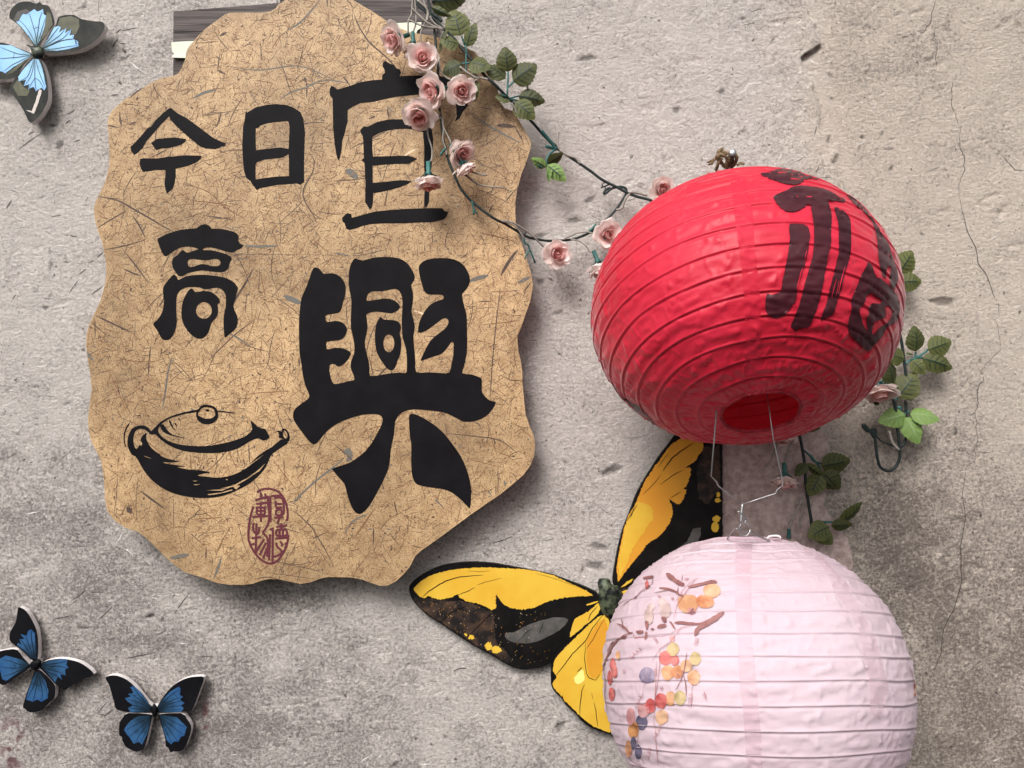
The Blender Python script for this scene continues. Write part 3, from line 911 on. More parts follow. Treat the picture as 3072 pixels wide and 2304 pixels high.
glyph('lettering_stroke', A3, '615,190 630,175 700,140 800,110 900,98 940,95 970,72 1010,63 1045,75 1065,98 1130,100 1200,112 1260,130 1288,160 1285,200 1305,225 1325,235 1310,260 1275,275 1240,297 1190,290 1130,272 1060,255 1000,260 995,277 1060,278 1150,300 1215,325 1230,350 1215,380 1205,420 1180,450 1140,460 1060,455 990,445 920,455 860,470 825,492 790,490 765,460 740,420 737,370 750,340 790,310 810,285 830,278 860,300 900,287 950,272 945,262 880,248 820,252 770,272 720,305 685,328 660,310 640,270 622,220',
      ('865,385 870,360 900,350 950,355 1010,362 1070,352 1110,350 1135,370 1135,395 1110,410 1060,408 1010,395 970,395 920,412 890,418 870,405',))
glyph('lettering_stroke', A3, '755,480 775,500 790,525 850,495 950,482 1050,485 1150,500 1230,530 1270,570 1282,600 1268,640 1262,680 1245,720 1250,770 1275,820 1280,880 1260,930 1215,970 1175,1003 1168,970 1163,900 1165,820 1180,750 1182,680 1175,640 1150,605 1100,588 1040,600 1000,600 960,585 890,583 840,590 795,620 775,660 770,720 772,800 775,870 765,930 740,990 705,1022 660,1020 640,995 610,940 578,890 610,860 645,810 662,760 668,690 660,630 665,580 700,530 735,490')
glyph('lettering_stroke', A3, '905,597 930,625 1000,615 1060,625 1105,655 1130,690 1130,715 1112,725 1118,790 1100,840 1065,875 1050,920 1030,970 990,1008 940,1008 890,975 840,910 815,840 815,760 830,690 860,630 885,600', ell=((1000, 777, 66, 70),))
def z5(s):   # points traced in the lower crop, expressed in the upper one
    return ' '.join('%s,%f' % (t.split(',')[0], float(t.split(',')[1]) + 400 * 2.765) for t in s.split())
glyph('lettering_stroke', A4, '265,283 300,295 335,335 400,330 450,345 490,380 515,430 515,500 495,570 480,630 450,660 360,675 350,700 365,735 430,725 490,740 525,780 522,830 495,870 450,888 360,898 358,940 365,962 430,950 500,955 550,980 560,1000 540,1040 510,1075 470,1103 445,1100 425,1085 395,1085 380,1110 385,1160 400,1220 425,1250 480,1242 540,1225 588,1215 580,1170 560,1120 562,1060 585,1000 590,930 575,850 560,780 560,680 565,560 550,480 540,400 545,320 555,270 580,220 605,210 660,225 740,203 850,195 950,205 1020,240 1060,290 1088,350 1085,390 1060,430 1075,490 1075,560 1063,640 1075,700 1090,770 1085,810 1078,870 1085,950 1095,1060 1102,1150 1200,1152 1300,1158 1375,1155 1395,1080 1410,1000 1413,920 1405,900 1390,905 1350,960 1310,1000 1250,1020 1190,1040 1145,1057 1143,1040 1180,960 1220,890 1270,845 1330,800 1360,765 1370,730 1355,705 1320,708 1270,745 1210,790 1160,818 1122,822 1117,800 1130,730 1170,650 1220,590 1280,560 1325,545 1328,520 1300,508 1230,508 1180,495 1155,440 1135,370 1122,290 1140,250 1190,218 1280,205 1380,208 1460,235 1515,290 1545,360 1545,410 1520,460 1485,500 1485,540 1500,600 1520,680 1522,760 1525,900 1520,1000 1500,1100 1485,1160 1560,1170 1630,1195 1647,1215 1645,1280 1650,1320 1680,1360 1720,1390 1755,1395 1760,1410 1740,1450 1700,1500 1640,1540 1570,1560 1500,1562 1460,1545 1400,1515 1330,1485 1200,1468 1080,1460 1010,1475 960,1505 932,1550 '
      + z5('925,470 918,560 905,620 890,690 885,760 870,850 830,940 790,1020 740,1110 700,1170 650,1217 610,1217 575,1180 545,1110 525,1040 505,970 460,920 420,870 407,845 480,820 550,795 620,750 690,690 740,620 785,540 815,480 823,430 800,402 750,393 650,400 560,425 470,460 390,510 330,570 280,630 250,643 215,620 160,550 115,490 85,440 80,400 90,360 130,320 180,285 213,255 210,220 180,150 160,60')
      + ' 150,1080 135,1000 130,850 130,720 145,560 165,500 200,420 230,330 250,288',
      ('690,540 705,500 740,480 820,480 900,463 945,465 975,500 988,560 985,650 982,740 988,860 1010,930 1022,1000 1025,1080 1022,1150 1000,1158 960,1155 900,1160 830,1170 722,1183 715,1120 705,1050 685,980 675,900 690,830 698,770 690,700 690,670 740,652 800,650 880,662 920,655 955,630 968,605 940,570 900,548 850,540 780,548 700,560',))
glyph('lettering_stroke', A4, '810,695 835,715 900,718 950,730 970,755 976,790 965,830 975,870 978,930 970,1000 945,1060 925,1115 895,1137 860,1120 815,1060 780,1000 762,920 760,830 770,760 790,710', ell=((875, 912, 46, 74),))
glyph('lettering_stroke', A5, '1045,400 1080,393 1120,405 1220,460 1320,540 1400,640 1470,740 1520,850 1550,960 1558,1050 1550,1165 1535,1168 1480,1110 1400,1045 1320,1015 1200,998 1120,980 1085,950 1065,880 1060,760 1062,650 1048,560 1042,460')
# teapot drawing
TPI = [
    ('545,415 590,370 640,320 720,275 830,240 935,220 960,212 950,235 860,250 760,275 690,305 640,345 620,390 640,430 700,475 790,505 900,518 1010,520 1120,505 1230,480 1330,445 1380,410 1400,380 1395,350 1388,318 1400,315 1440,355 1480,375 1510,378 1530,415 1545,450 1490,475 1450,455 1380,480 1300,530 1200,565 1080,578 950,575 830,560 720,520 640,465 600,425 570,425', ()),
    ('960,205 985,182 1030,178 1080,190 1110,220 1118,270 1090,320 1030,340 980,330 945,300 935,250', ('955,240 985,205 1010,198 1050,200 1085,220 1092,265 1060,290 1010,292 970,275 950,262',)),
    ('1012,215 1045,218 1040,230 1018,232', ()),
    ('1120,225 1250,243 1252,250 1120,236', ()),
    ('400,590 370,530 365,480 375,430 400,380 440,355 490,348 530,362 565,400 548,412 510,385 465,378 430,400 415,450 418,505 440,545 470,500 475,460 500,425 525,410 520,450 545,510 590,560 640,590 640,600 700,625 795,648 740,655 700,655 660,655 700,668 845,688 800,692 780,695 870,715 960,720 1055,738 1000,748 945,765 1030,775 1100,782 1180,775 1250,755 1330,715 1410,640 1450,600 1540,540 1620,480 1650,462 1700,490 1660,520 1600,560 1555,600 1530,660 1500,715 1450,770 1380,830 1290,880 1200,920 1100,945 980,952 860,940 740,910 640,860 560,795 500,720 455,640 430,605', ()),
    ('1650,375 1680,380 1705,410 1712,450 1700,485 1652,460 1620,450 1625,425 1610,400 1585,412 1590,405 1620,390 1645,400', ('1662,392 1680,398 1692,425 1688,455 1670,455 1655,430',)),
    ('385,325 365,345 340,400 333,460 345,525 352,522 342,460 350,400 375,350', ()),
    ('635,350 660,400 720,430 830,455 825,448 740,425 690,380 665,340', ()),
    ('710,312 725,350 755,385 772,390 745,365 722,308', ()), ('755,328 768,355 775,352 765,328', ()), ('785,290 800,310 805,300 792,288', ()),
    ('440,268 478,262 455,273', ()), ('525,268 560,272 540,266', ())]
for s_, hh in TPI:
    glyph('teapot_stroke', A6, s_, hh, k=2)
_i = INKD
INKD = INKD + .00035
for s_ in ('1030,920 1150,905 1230,880 1240,888 1130,915 1040,928', '1130,875 1250,845 1330,800 1400,770 1330,812 1250,858', '1250,730 1340,700 1500,590 1345,708', '1020,888 1150,880 1230,858 1150,890', '1340,800 1450,720 1510,665 1460,728',
           '905,808 950,808 925,814', '910,840 970,836 935,845', '555,790 575,815 568,818', '500,600 570,625 520,612', '1240,840 1300,850 1270,880 1250,868', '460,500 480,520 490,500 470,470', '530,450 560,520 640,585 570,540', '1180,795 1200,797 1190,803', '1450,590 1560,520 1650,455 1560,530'):
    glyph('teapot_highlight', A6, s_, k=1, mat=M_PAPER)
INKD = _i
# red seal
SEAL = ['1440,905 1480,880 1545,875 1610,895 1655,940 1685,1010 1695,1080 1690,1140', '1700,1255 1690,1330 1655,1410 1610,1470 1560,1495 1500,1480 1440,1430 1395,1360 1370,1290 1372,1200 1385,1110 1410,1020', '1425,968 1478,955 1530,938', '1470,905 1475,960', '1507,912 1515,960',
        '1435,1000 1530,990', '1430,1030 1520,1030', '1440,1058 1510,1058', '1472,985 1472,1150', '1440,1035 1442,1085 1502,1085 1502,1035', '1400,1108 1530,1100', '1530,935 1532,1010 1542,1080 1535,1160 1505,1215 1490,1240 1530,1295 1525,1440',
        '1555,935 1640,930', '1550,935 1552,1150', '1580,950 1650,955 1662,1070 1640,1092', '1595,975 1595,1020', '1592,1000 1645,1000', '1592,1030 1650,1030', '1600,1050 1600,1090 1640,1090 1640,1050 1600,1050', '1582,1115 1660,1110', '1628,1115 1610,1160',
        '1410,1160 1410,1220 1435,1250', '1460,1190 1452,1240 1435,1250', '1436,1160 1432,1300 1428,1420', '1395,1285 1475,1275', '1500,1290 1465,1345 1430,1400', '1515,1320 1490,1370 1462,1425', '1522,1365 1508,1410 1490,1455', '1385,1340 1420,1330',
        '1545,1215 1580,1200', '1548,1250 1540,1470', '1572,1215 1568,1485', '1600,1192 1690,1178', '1642,1160 1642,1212', '1602,1215 1680,1215 1680,1262 1602,1262 1602,1215', '1628,1215 1628,1262', '1655,1215 1655,1262', '1590,1288 1695,1280',
        '1600,1320 1605,1350 1640,1385 1650,1410 1640,1430', '1630,1310 1650,1335 1640,1350', '1675,1320 1685,1350 1670,1375', '1575,1440 1630,1420 1660,1390']
sl = [(smooth(Z(A6, 2.765, s_), 3, False), 6.6, 0, False) for s_ in SEAL]
ribbons('seal_stamp', sl, SD + .0004, [M_SEAL], sgn)

# ------------------------------------------------------------------ butterflies
B11, B12, B9, B10 = (0, 1704), (0, 0), (1200, 1600), (1750, 1250)
def butterfly(label, o_, sc, wings, bodies, d, th, black, blue, extra=()):
    g = 'blue cut-out butterflies on the wall'
    allp = [p for wg in wings for p in Z(o_, sc, wg[0])]
    cx, cy = sum(p[0] for p in allp) / len(allp), sum(p[1] for p in allp) / len(allp)
    root = empty('blue_butterfly', P(cx, cy, d), label, 'butterfly decoration', g)
    for k, (ol, cells, veins) in enumerate(wings):
        wg = slab('wing', smooth(Z(o_, sc, ol), 2), d - .0003 * k, th, black, M_WHITE, root)
        for c in cells:
            pts = Z(o_, sc, c[0] if isinstance(c, tuple) else c)
            flat('wing_patch', [rough(pts, 5, .7)], d - .0003 * k + .00025, c[1] if isinstance(c, tuple) else blue, wg)
        if veins:
            ribbons('wing_veins', [(smooth(Z(o_, sc, v), 3, False), wv) for v, wv in veins], d - .0003 * k + .0006, [black], wg)
    for ol in bodies:
        pts = Z(o_, sc, ol)
        cx, cy = sum(p[0] for p in pts) / len(pts), sum(p[1] for p in pts) / len(pts)
        vs = [P(cx, cy, d + .004)] + [P(cx + (x - cx) * .6, cy + (y - cy) * .6, d + .0032) for x, y in pts] + [P(x, y, d + .0005) for x, y in pts] + [P(x, y, d - .004) for x, y in pts]
        n = len(pts)
        fs = [(0, 1 + (i + 1) % n, 1 + i) for i in range(n)]
        for r_ in (0, 1):
            fs += [(1 + r_ * n + i, 1 + r_ * n + (i + 1) % n, 1 + (r_ + 1) * n + (i + 1) % n, 1 + (r_ + 1) * n + i) for i in range(n)]
        mk('body', vs, fs, M_BODY if black is M_FADE else black, root, smooth_on=True)
    # glue pad to the wall
    x, y = cx, cy
    slab('glue_pad', [(x - 14, y - 14), (x - 14, y + 14), (x + 14, y + 14), (x + 14, y - 14)], d - th - .0011, d - th + .001, M_WHITE, M_WHITE, root)
    return root, d

b3, _ = butterfly('dark blue cut-out butterfly at the bottom, seen whole, below the left of the sign', B11, 2.765, [
    ('875,910 910,893 970,893 1050,925 1120,985 1180,1060 1230,1120 1268,1155 1262,1190 1200,1200 1070,1197 1000,1185 960,1165 945,1110 925,1040 905,970 885,935',
     ['1080,990 1110,975 1160,1020 1210,1080 1250,1150 1240,1190 1160,1195 1080,1195 1060,1160 1110,1140 1060,1110 1035,1080 1090,1065 1060,1045 1110,1035'],
     [('1250,1165 1200,1110 1150,1050 1105,985', 2.2), ('1245,1170 1180,1110 1120,1065 1075,1040', 1.8), ('1245,1172 1160,1120 1050,1085', 1.8), ('1240,1178 1150,1150 1060,1130', 1.8), ('1240,1182 1150,1170 1060,1160', 1.6), ('1150,1050 1115,1058 1100,1075', 1.2)]),
    ('1690,905 1680,960 1650,1040 1620,1120 1590,1180 1540,1190 1400,1200 1300,1197 1300,1160 1340,1090 1400,1010 1470,950 1560,910 1640,900',
     ['1310,1155 1360,1080 1420,1020 1480,985 1500,1000 1490,1050 1520,1070 1490,1090 1530,1120 1500,1140 1525,1165 1500,1192 1400,1196 1320,1193'],
     [('1315,1165 1370,1100 1430,1045 1495,1005', 2.2), ('1315,1170 1390,1115 1500,1070', 1.8), ('1320,1175 1400,1130 1515,1100', 1.8), ('1320,1180 1400,1155 1510,1140', 1.6), ('1320,1185 1400,1178 1510,1175', 1.4), ('1430,1045 1460,1058 1470,1080', 1.2)]),
    ('1065,1203 1250,1213 1262,1235 1245,1310 1225,1400 1200,1490 1170,1510 1130,1525 1080,1505 1040,1480 1015,1430 1010,1400 988,1385 990,1290 1020,1240',
     ['1240,1225 1245,1260 1230,1350 1200,1420 1180,1465 1150,1440 1110,1460 1070,1400 1050,1380 1030,1340 1060,1290 1110,1250 1160,1225'],
     [('1240,1235 1180,1270 1120,1300 1045,1345', 1.6), ('1242,1240 1190,1300 1130,1350 1075,1400', 1.6), ('1242,1245 1205,1320 1160,1380 1120,1450', 1.6), ('1244,1250 1220,1340 1190,1400 1165,1450', 1.4), ('1130,1290 1145,1310 1170,1300', 1.2)]),
    ('1320,1213 1500,1203 1550,1250 1585,1310 1580,1370 1560,1430 1540,1480 1500,1520 1440,1520 1415,1530 1395,1490 1375,1480 1370,1420 1340,1310 1318,1240',
     ['1325,1222 1400,1228 1470,1240 1520,1290 1550,1320 1530,1390 1500,1400 1480,1440 1440,1440 1420,1465 1385,1430 1350,1330'],
     [('1328,1230 1400,1255 1470,1290 1545,1325', 1.6), ('1328,1234 1400,1290 1460,1340 1525,1385', 1.6), ('1328,1240 1390,1320 1430,1380 1475,1435', 1.6), ('1330,1245 1370,1340 1400,1400 1425,1455', 1.4), ('1400,1290 1420,1305 1445,1300', 1.2)])],
    ['1255,1165 1268,1135 1278,1120 1292,1135 1302,1150 1310,1180 1305,1210 1292,1240 1272,1235 1260,1210 1252,1190'], .017, .0085, M_BFLY_BLACK, M_BLUE)
tubes('tail_wire', [(path3([P(0 + 1284 / 2.765, 1704 + 1225 / 2.765, .018), P(1288 / 2.765, 1704 + 1250 / 2.765, .02), P(1284 / 2.765, 1704 + 1272 / 2.765, .02)], 3), .0006)], M_BFLY_BLACK, b3, 5)
b2, _ = butterfly('dark blue cut-out butterfly tilted to the right, cut off by the left edge, lower left', B11, 2.765, [
    ('150,330 175,330 220,360 265,430 305,520 318,640 312,750 295,795 265,762 200,700 135,650 95,620 78,590 85,530 125,460 140,400',
     ['260,510 290,540 300,640 300,750 270,755 200,690 140,640 150,620 180,640 160,590 200,590 170,550 220,560 235,520'],
     [('285,760 275,660 260,580 262,515', 2.2), ('280,760 250,670 225,600 215,560', 1.8), ('278,762 230,680 190,620 165,590', 1.8), ('275,765 215,700 150,640', 1.8), ('285,760 295,650 290,550', 1.6)]),
    ('330,800 400,765 500,752 570,760 650,780 720,820 780,880 720,910 620,960 560,1000 530,1015 480,975 450,955 380,880 335,835',
     ['340,800 420,765 520,757 560,760 550,800 570,830 540,840 545,890 500,880 515,930 480,905 455,950 400,890 350,830'],
     [('335,805 430,795 500,785 560,770', 2.0), ('335,810 420,815 490,815 560,830', 1.8), ('338,815 420,845 480,860 540,885', 1.8), ('340,818 400,865 460,890 510,925', 1.8), ('342,820 400,885 450,940', 1.6)]),
    ('-60,720 0,690 80,675 145,680 190,740 245,800 245,830 150,900 40,970 0,960 -60,930',
     ['0,750 50,725 110,740 180,760 240,802 200,840 120,890 50,935 20,925 0,850 -40,830'],
     [('240,805 160,800 80,770 20,760', 1.6), ('240,808 150,830 80,830 0,820', 1.6), ('240,812 160,850 90,880 20,900', 1.6), ('130,780 120,800 130,830', 1.2)]),
    ('290,852 340,848 440,950 460,1000 450,1080 415,1110 380,1150 330,1185 250,1198 210,1170 190,1150 200,1110 230,1010 265,920',
     ['300,862 330,872 380,940 400,1020 395,1080 345,1110 310,1090 270,1110 215,1090 240,1000 275,910'],
     [('310,870 290,950 260,1020 225,1085', 1.6), ('312,870 305,960 290,1040 275,1105', 1.6), ('315,870 335,950 350,1030 345,1100', 1.6), ('318,872 360,950 385,1010 390,1075', 1.4), ('300,960 318,975 335,965', 1.2)])],
    ['245,800 262,775 285,765 310,762 328,755 345,775 340,805 320,830 290,850 262,840'], .017, .0085, M_BFLY_BLACK, M_BLUE)
tubes('tail_wire', [(path3([P(270 / 2.765, 1704 + 840 / 2.765, .018), P(255 / 2.765, 1704 + 858 / 2.765, .02), P(248 / 2.765, 1704 + 850 / 2.765, .02)], 3), .0006)], M_BFLY_BLACK, b2, 5)
b1, _ = butterfly('faded light blue butterfly with peeling wing tips in the top left corner', B12, 3.687, [
    ('105,200 110,130 150,70 220,25 320,15 400,40 440,20 470,50 530,60 560,100 590,180 605,270 560,320 480,440 430,520 370,505 330,420 240,310 150,230',
     [('150,220 190,130 290,100 330,130 300,160 250,150 200,240', M_GREYP), ('520,130 560,150 585,270 520,370 450,460 480,340 500,260', M_OLIVE), '180,240 260,150 330,130 380,100 410,130 475,100 480,160 510,170 500,260 480,340 430,470 400,510 370,480 320,400 240,300'],
     [('400,500 395,400 375,320 340,200 320,140', 1.8), ('400,500 410,400 425,300 440,200 470,120', 1.8), ('395,500 350,400 280,290 210,220', 1.8), ('405,500 440,400 470,300 505,190', 1.6), ('375,320 400,305 425,300', 1.2)]),
    ('460,550 500,470 560,350 620,270 640,200 700,170 820,165 900,210 1050,235 1130,240 1160,290 1130,360 1080,430 1000,490 880,550 700,580 500,592',
     [('640,270 660,200 780,175 870,210 880,290 840,380 780,400 790,320 720,370 730,310 650,350', M_OLIVE), '465,520 530,430 600,300 640,290 670,300 650,360 730,310 720,370 790,320 770,390 820,385 810,430 860,450 870,510 800,530 650,560 500,555'],
     [('470,540 560,500 680,450 800,430 860,425', 2.2), ('465,530 540,440 610,350 650,300', 1.8), ('470,535 580,450 660,390 720,320', 1.8), ('470,538 600,470 700,420 780,330', 1.8), ('475,545 600,540 720,520 870,500', 1.8), ('800,400 830,440 840,500', 2.2), ('870,440 835,470 870,490', 1.6)]),
    ('-150,470 0,470 100,490 220,540 335,582 348,620 262,720 180,850 80,880 0,878 -150,860',
     [('345,620 290,640 180,730 60,830 150,800 240,720', M_OLIVE), '-60,500 0,495 120,500 250,560 330,590 340,620 250,680 150,740 60,810 20,790 -60,780'],
     [('335,605 220,600 100,560 0,520', 1.8), ('335,610 220,630 110,640 -20,650', 1.8), ('335,615 230,670 130,720 40,790', 1.8), ('160,580 150,630 160,660', 1.2)]),
    ('360,632 430,640 470,700 510,830 530,950 530,1100 490,1200 430,1290 345,1360 300,1310 260,1220 180,1100 120,1020 105,970 150,890 220,800 300,700',
     [('200,870 260,960 330,1000 300,1060 200,1060 140,960', M_OLIVE), '370,650 430,660 470,760 490,870 510,960 490,1000 460,970 420,990 400,1010 370,960 310,990 330,930 260,950 290,880 210,900 200,850 280,740',
      ('435,985 465,1000 430,1120 375,1260 280,1215 350,1228 392,1120', M_EDGE)],
     [('385,650 385,760 385,860 390,940 400,1000', 2.2), ('375,650 340,760 300,850 230,890', 1.8), ('380,650 360,780 320,880 270,940', 1.8), ('395,650 420,760 460,870 500,960', 1.8), ('385,860 440,900 485,990', 1.8), ('385,860 350,920 320,980', 1.6)])],
    ['345,560 330,520 290,500 300,490 340,505 380,510 430,510 470,535 480,570 490,600 470,640 430,640 370,630 345,600'], .022, .010, M_FADE, M_LBLUE)

# large yellow butterfly
yb = empty('yellow_butterfly', P(1620, 1850, .012), 'large yellow and black cut-out butterfly half hidden behind the pink lantern', 'butterfly decoration')
fw = slab('forewing', smooth(Z(B9, 2.765, '75,460 90,420 150,365 230,320 330,275 450,250 570,240 700,242 850,262 1000,290 1150,320 1280,350 1400,395 1500,430 1600,475 1640,500 1650,560 1600,640 1500,760 1400,880 1300,960 1265,1020 1262,1060 1200,1100 1100,1125 1000,1128 900,1095 800,1035 680,970 560,900 440,820 330,745 240,690 150,610 95,540'), 2), .014, .007, M_YBLACK, M_YBLACK, yb)
flat('wing_patch', [rough(Z(B9, 2.765, '110,545 240,535 360,560 500,560 640,600 760,650 790,700 780,760 800,900 860,960 930,1040 900,1080 800,1020 680,955 560,885 440,805 330,730 240,675 160,610'), 5, 2, spike=4)], .01425, M_BROWN, fw)
flat('wing_patch', [rough(smooth(Z(B9, 2.765, '115,460 160,410 230,360 330,325 450,300 600,285 750,285 900,290 1050,300 1180,325 1280,352 1380,400 1480,445 1550,480 1600,518 1500,522 1400,530 1300,545 1200,575 1130,610 1060,628 980,630 900,610 840,570 815,525 800,505 795,570 800,610 770,635 720,615 680,595 650,582 600,575 540,560 490,530 480,505 430,530 360,545 300,545 240,520 210,535 170,530 130,490'), 2), 2.5, .8, spike=2.5)], .0145, M_YEL, fw)
flat('wing_patch', [rough(smooth(Z(B9, 2.765, '870,850 890,825 950,820 1020,780 1100,745 1200,715 1300,695 1380,705 1390,730 1350,780 1280,830 1180,880 1080,910 980,912 900,890')), 5, .8)], .0145, M_GREYP, fw)
for x, y, a, b in ((545, 838, 15, 14), (590, 862, 24, 18), (735, 935, 30, 34), (800, 965, 42, 32)):
    flat('wing_patch', [rough([(1200 + (x + a * math.cos(t * .6)) / 2.765, 1600 + (y + b * math.sin(t * .6)) / 2.765) for t in range(10)], 1.6, 1.4, spike=4)], .0147, M_YEL, fw)
sp = []
for _ in range(300):
    x, y = R.uniform(150, 1250), R.uniform(540, 1120)
    q = (1200 + x / 2.765, 1600 + y / 2.765)
    if inside(Z(B9, 2.765, '150,560 500,560 760,650 900,780 1000,640 1250,660 1000,960 1250,930 1240,1040 1000,1115 860,1050 560,890 240,675'), *q):
        a = R.uniform(-1.9, -1.2)
        l_ = R.uniform(.8, 3)
        sp.append(([(q[0], q[1]), (q[0] + l_ * math.cos(a), q[1] + l_ * math.sin(a))], R.uniform(.6, 1.6), R.choice((0, 0, 1)), False))
tag(ribbons('wing_scales', sp, .01485, [M_ORG, M_FIB[4]], fw), kind='stuff')
for q_ in [(jitter_line(Z(B9, 2.765, s_), .6, 5), wv, 0) for s_, wv in (('190,525 240,480 300,440 380,395 500,360 690,345', 3), ('480,510 560,480 620,450', 2), ('640,430 700,405 850,370', 1.2), ('560,310 650,318 750,312', 1), ('1120,330 1300,380 1480,450', 1), ('340,735 430,650 560,600', 2.5), ('560,860 700,720 790,640', 2.5), ('970,905 1050,820 1100,790', 1.5), ('1150,840 1180,770 1190,725', 1.5))]: ribbons('wing_vein', [q_], .0149, [M_YBLACK], fw)
hw = slab('hindwing', smooth(Z(B9, 2.765, '1655,560 1600,640 1500,780 1400,890 1300,970 1262,1040 1255,1130 1253,1250 1280,1310 1340,1370 1380,1430 1450,1490 1500,1550 1580,1610 1700,1655 1800,1670 1950,1640 2050,1500 2050,1200 1950,850 1800,720 1740,690'), 2), .0155, .0075, M_YBLACK, M_YBLACK, yb)
flat('wing_patch', [rough(smooth(Z(B9, 2.765, '1300,1190 1270,1140 1280,1060 1330,990 1450,870 1600,730 1670,680 1725,695 1735,760 1725,900 1700,1050 1690,1200 1720,1400 1760,1640 1650,1620 1560,1570 1500,1520 1440,1460 1370,1390 1330,1340 1275,1280 1268,1240')), 3, .7, spike=1.6)], .0158, M_YEL, hw)
flat('wing_patch', [rough(Z(B9, 2.765, '1550,880 1640,740 1700,705 1722,780 1705,950 1670,1060 1680,1130 1640,1200 1590,1205 1560,1160 1545,1050'), 4, .8)], .016, M_ORG, hw)
flat('wing_patch', [rough(smooth(Z(B9, 2.765, '1410,855 1425,780 1450,710 1500,680 1560,650 1640,580 1665,590 1660,640 1600,710 1500,790 1430,850')), 3, 1, spike=2)], .01585, M_YEL, hw)
flat('wing_patch', [rough(Z(B9, 2.765, '1545,590 1600,570 1645,560 1640,570 1590,590 1550,600'), 3, .6)], .01585, M_YEL, hw)
flat('wing_patch', [rough(smooth(Z(B9, 2.765, '1445,1200 1470,1170 1510,1130 1530,1170 1525,1220 1490,1250 1455,1240')), 4, 1)], .0161, M_LEMON, hw)
for q_ in [(jitter_line(Z(B9, 2.765, s_), .6, 4), wv, 0) for s_, wv in (('1290,1180 1340,1120 1430,1000 1540,890 1600,780 1680,680', 2.4), ('1560,730 1580,670 1640,600', 2), ('1540,900 1530,1040 1545,1160 1570,1200 1620,1220 1660,1170', 2), ('1490,1520 1495,1400 1510,1300 1530,1250', 2.2), ('1640,1610 1625,1480 1610,1400', 2), ('1470,1150 1510,1110', 2.5), ('1345,1340 1355,1390', 2.5), ('1700,700 1600,880 1545,960', 1.5), ('1600,1380 1590,1320', 1.2))]: ribbons('wing_vein', [q_], .0164, [M_YBLACK], hw)
fu = slab('forewing', smooth(Z(B10, 3.687, '1540,-150 1400,-110 1250,0 1120,100 1020,200 930,320 830,450 740,590 660,720 590,850 540,980 490,1110 440,1240 400,1380 370,1520 345,1659 325,1800 345,1880 420,1890 700,1900 1100,1900'), 2, False) + [(2168, 1765), (2167, 1500), (2167, 1220)], .0148, .007, M_YBLACK, M_YBLACK, yb)
flat('wing_patch', [rough(smooth(Z(B10, 3.687, '370,1659 400,1480 450,1250 500,1090 560,1000 610,880 650,780 700,680 800,540 900,400 980,300 1080,240 1150,160 1250,150 1330,300 1310,380 1270,430 1250,480 1180,530 1110,570 1180,560 1190,620 1170,680 1150,750 1100,800 1140,810 1120,870 1100,930 1060,970 1010,950 940,905 970,960 990,1050 970,1140 940,1200 900,1260 830,1330 750,1380 700,1420 640,1500 560,1600 490,1680 440,1750 386,1824 375,1740'), 2), 2.5, .8, spike=2.5)], .0151, M_ORG, fu)
flat('wing_patch', [rough(Z(B10, 3.687, '380,1640 410,1480 455,1260 510,1090 600,930 700,960 780,1040 760,1150 650,1300 560,1420 470,1640 400,1770'), 6, 3)], .0153, M_YEL, fu)
flat('wing_patch', [rough(Z(B10, 3.687, '1340,330 1510,320 1515,840 1440,880 1380,980 1280,900 1250,600'), 6, 3)], .01505, M_BROWN, fu)
flat('wing_patch', [rough(Z(B10, 3.687, '770,1660 830,1580 1000,1480 1150,1380 1210,1240 1295,1225 1300,1300 1270,1380 1150,1450 1100,1740 800,1740'), 5, 1)], .0151, M_GREYP, fu)
for x, y, a, b in ((1490, 860, 22, 30), (1485, 925, 32, 28), (1470, 1130, 42, 38), (1460, 1220, 46, 60)):
    flat('wing_patch', [rough([(1750 + (x + a * math.cos(t * .6)) / 3.687, 1250 + (y + b * math.sin(t * .6)) / 3.687) for t in range(10)], 2.5, 1, spike=3)], .0153, M_YEL, fu)
for s_ in ('1830,450 1880,400 1935,375 1920,400 1870,435', '1838,485 1870,470 1930,470 1915,498 1860,508'):
    flat('wing_patch', [rough(Z(B9, 2.765, s_), 3, .6)], .0153, M_YEL, fu)
for q_ in [(jitter_line(Z(B10, 3.687, s_), .7, 5), wv, 0) for s_, wv in (('1220,290 1080,380 980,460 920,540 880,600', 3), ('860,640 780,740 660,860', 1.4), ('1100,590 1000,640 850,750', 1.8), ('1080,830 960,900', 1.6), ('950,400 880,480 830,560', 1.2), ('600,970 540,1060 480,1160', 2), ('560,1010 520,1120', 2))]: ribbons('wing_vein', [q_], .0157, [M_YBLACK], fu)
bd = Z(B9, 2.765, '1640,420 1650,380 1690,368 1735,385 1760,430 1800,430 1840,470 1840,560 1800,640 1780,700 1740,720 1690,680 1660,620 1640,540 1650,480')
cx, cy = sum(p[0] for p in bd) / len(bd), sum(p[1] for p in bd) / len(bd)
bds = smooth(bd, 2)
n = len(bds)
vs, fs = [P(cx, cy, .027)], []
for f_, dd in ((.35, .0265), (.7, .0235), (.92, .019), (1, .015), (1, .008)):
    vs += [P(cx + (x - cx) * f_ + R.uniform(-1.5, 1.5), cy + (y - cy) * f_ + R.uniform(-1.5, 1.5), dd) for x, y in bds]
fs = [(0, 1 + (i + 1) % n, 1 + i) for i in range(n)]
for r_ in range(4):
    fs += [(1 + r_ * n + i, 1 + r_ * n + (i + 1) % n, 1 + (r_ + 1) * n + (i + 1) % n, 1 + (r_ + 1) * n + i) for i in range(n)]
mk('body', vs, fs, M_BODY, yb, smooth_on=True)

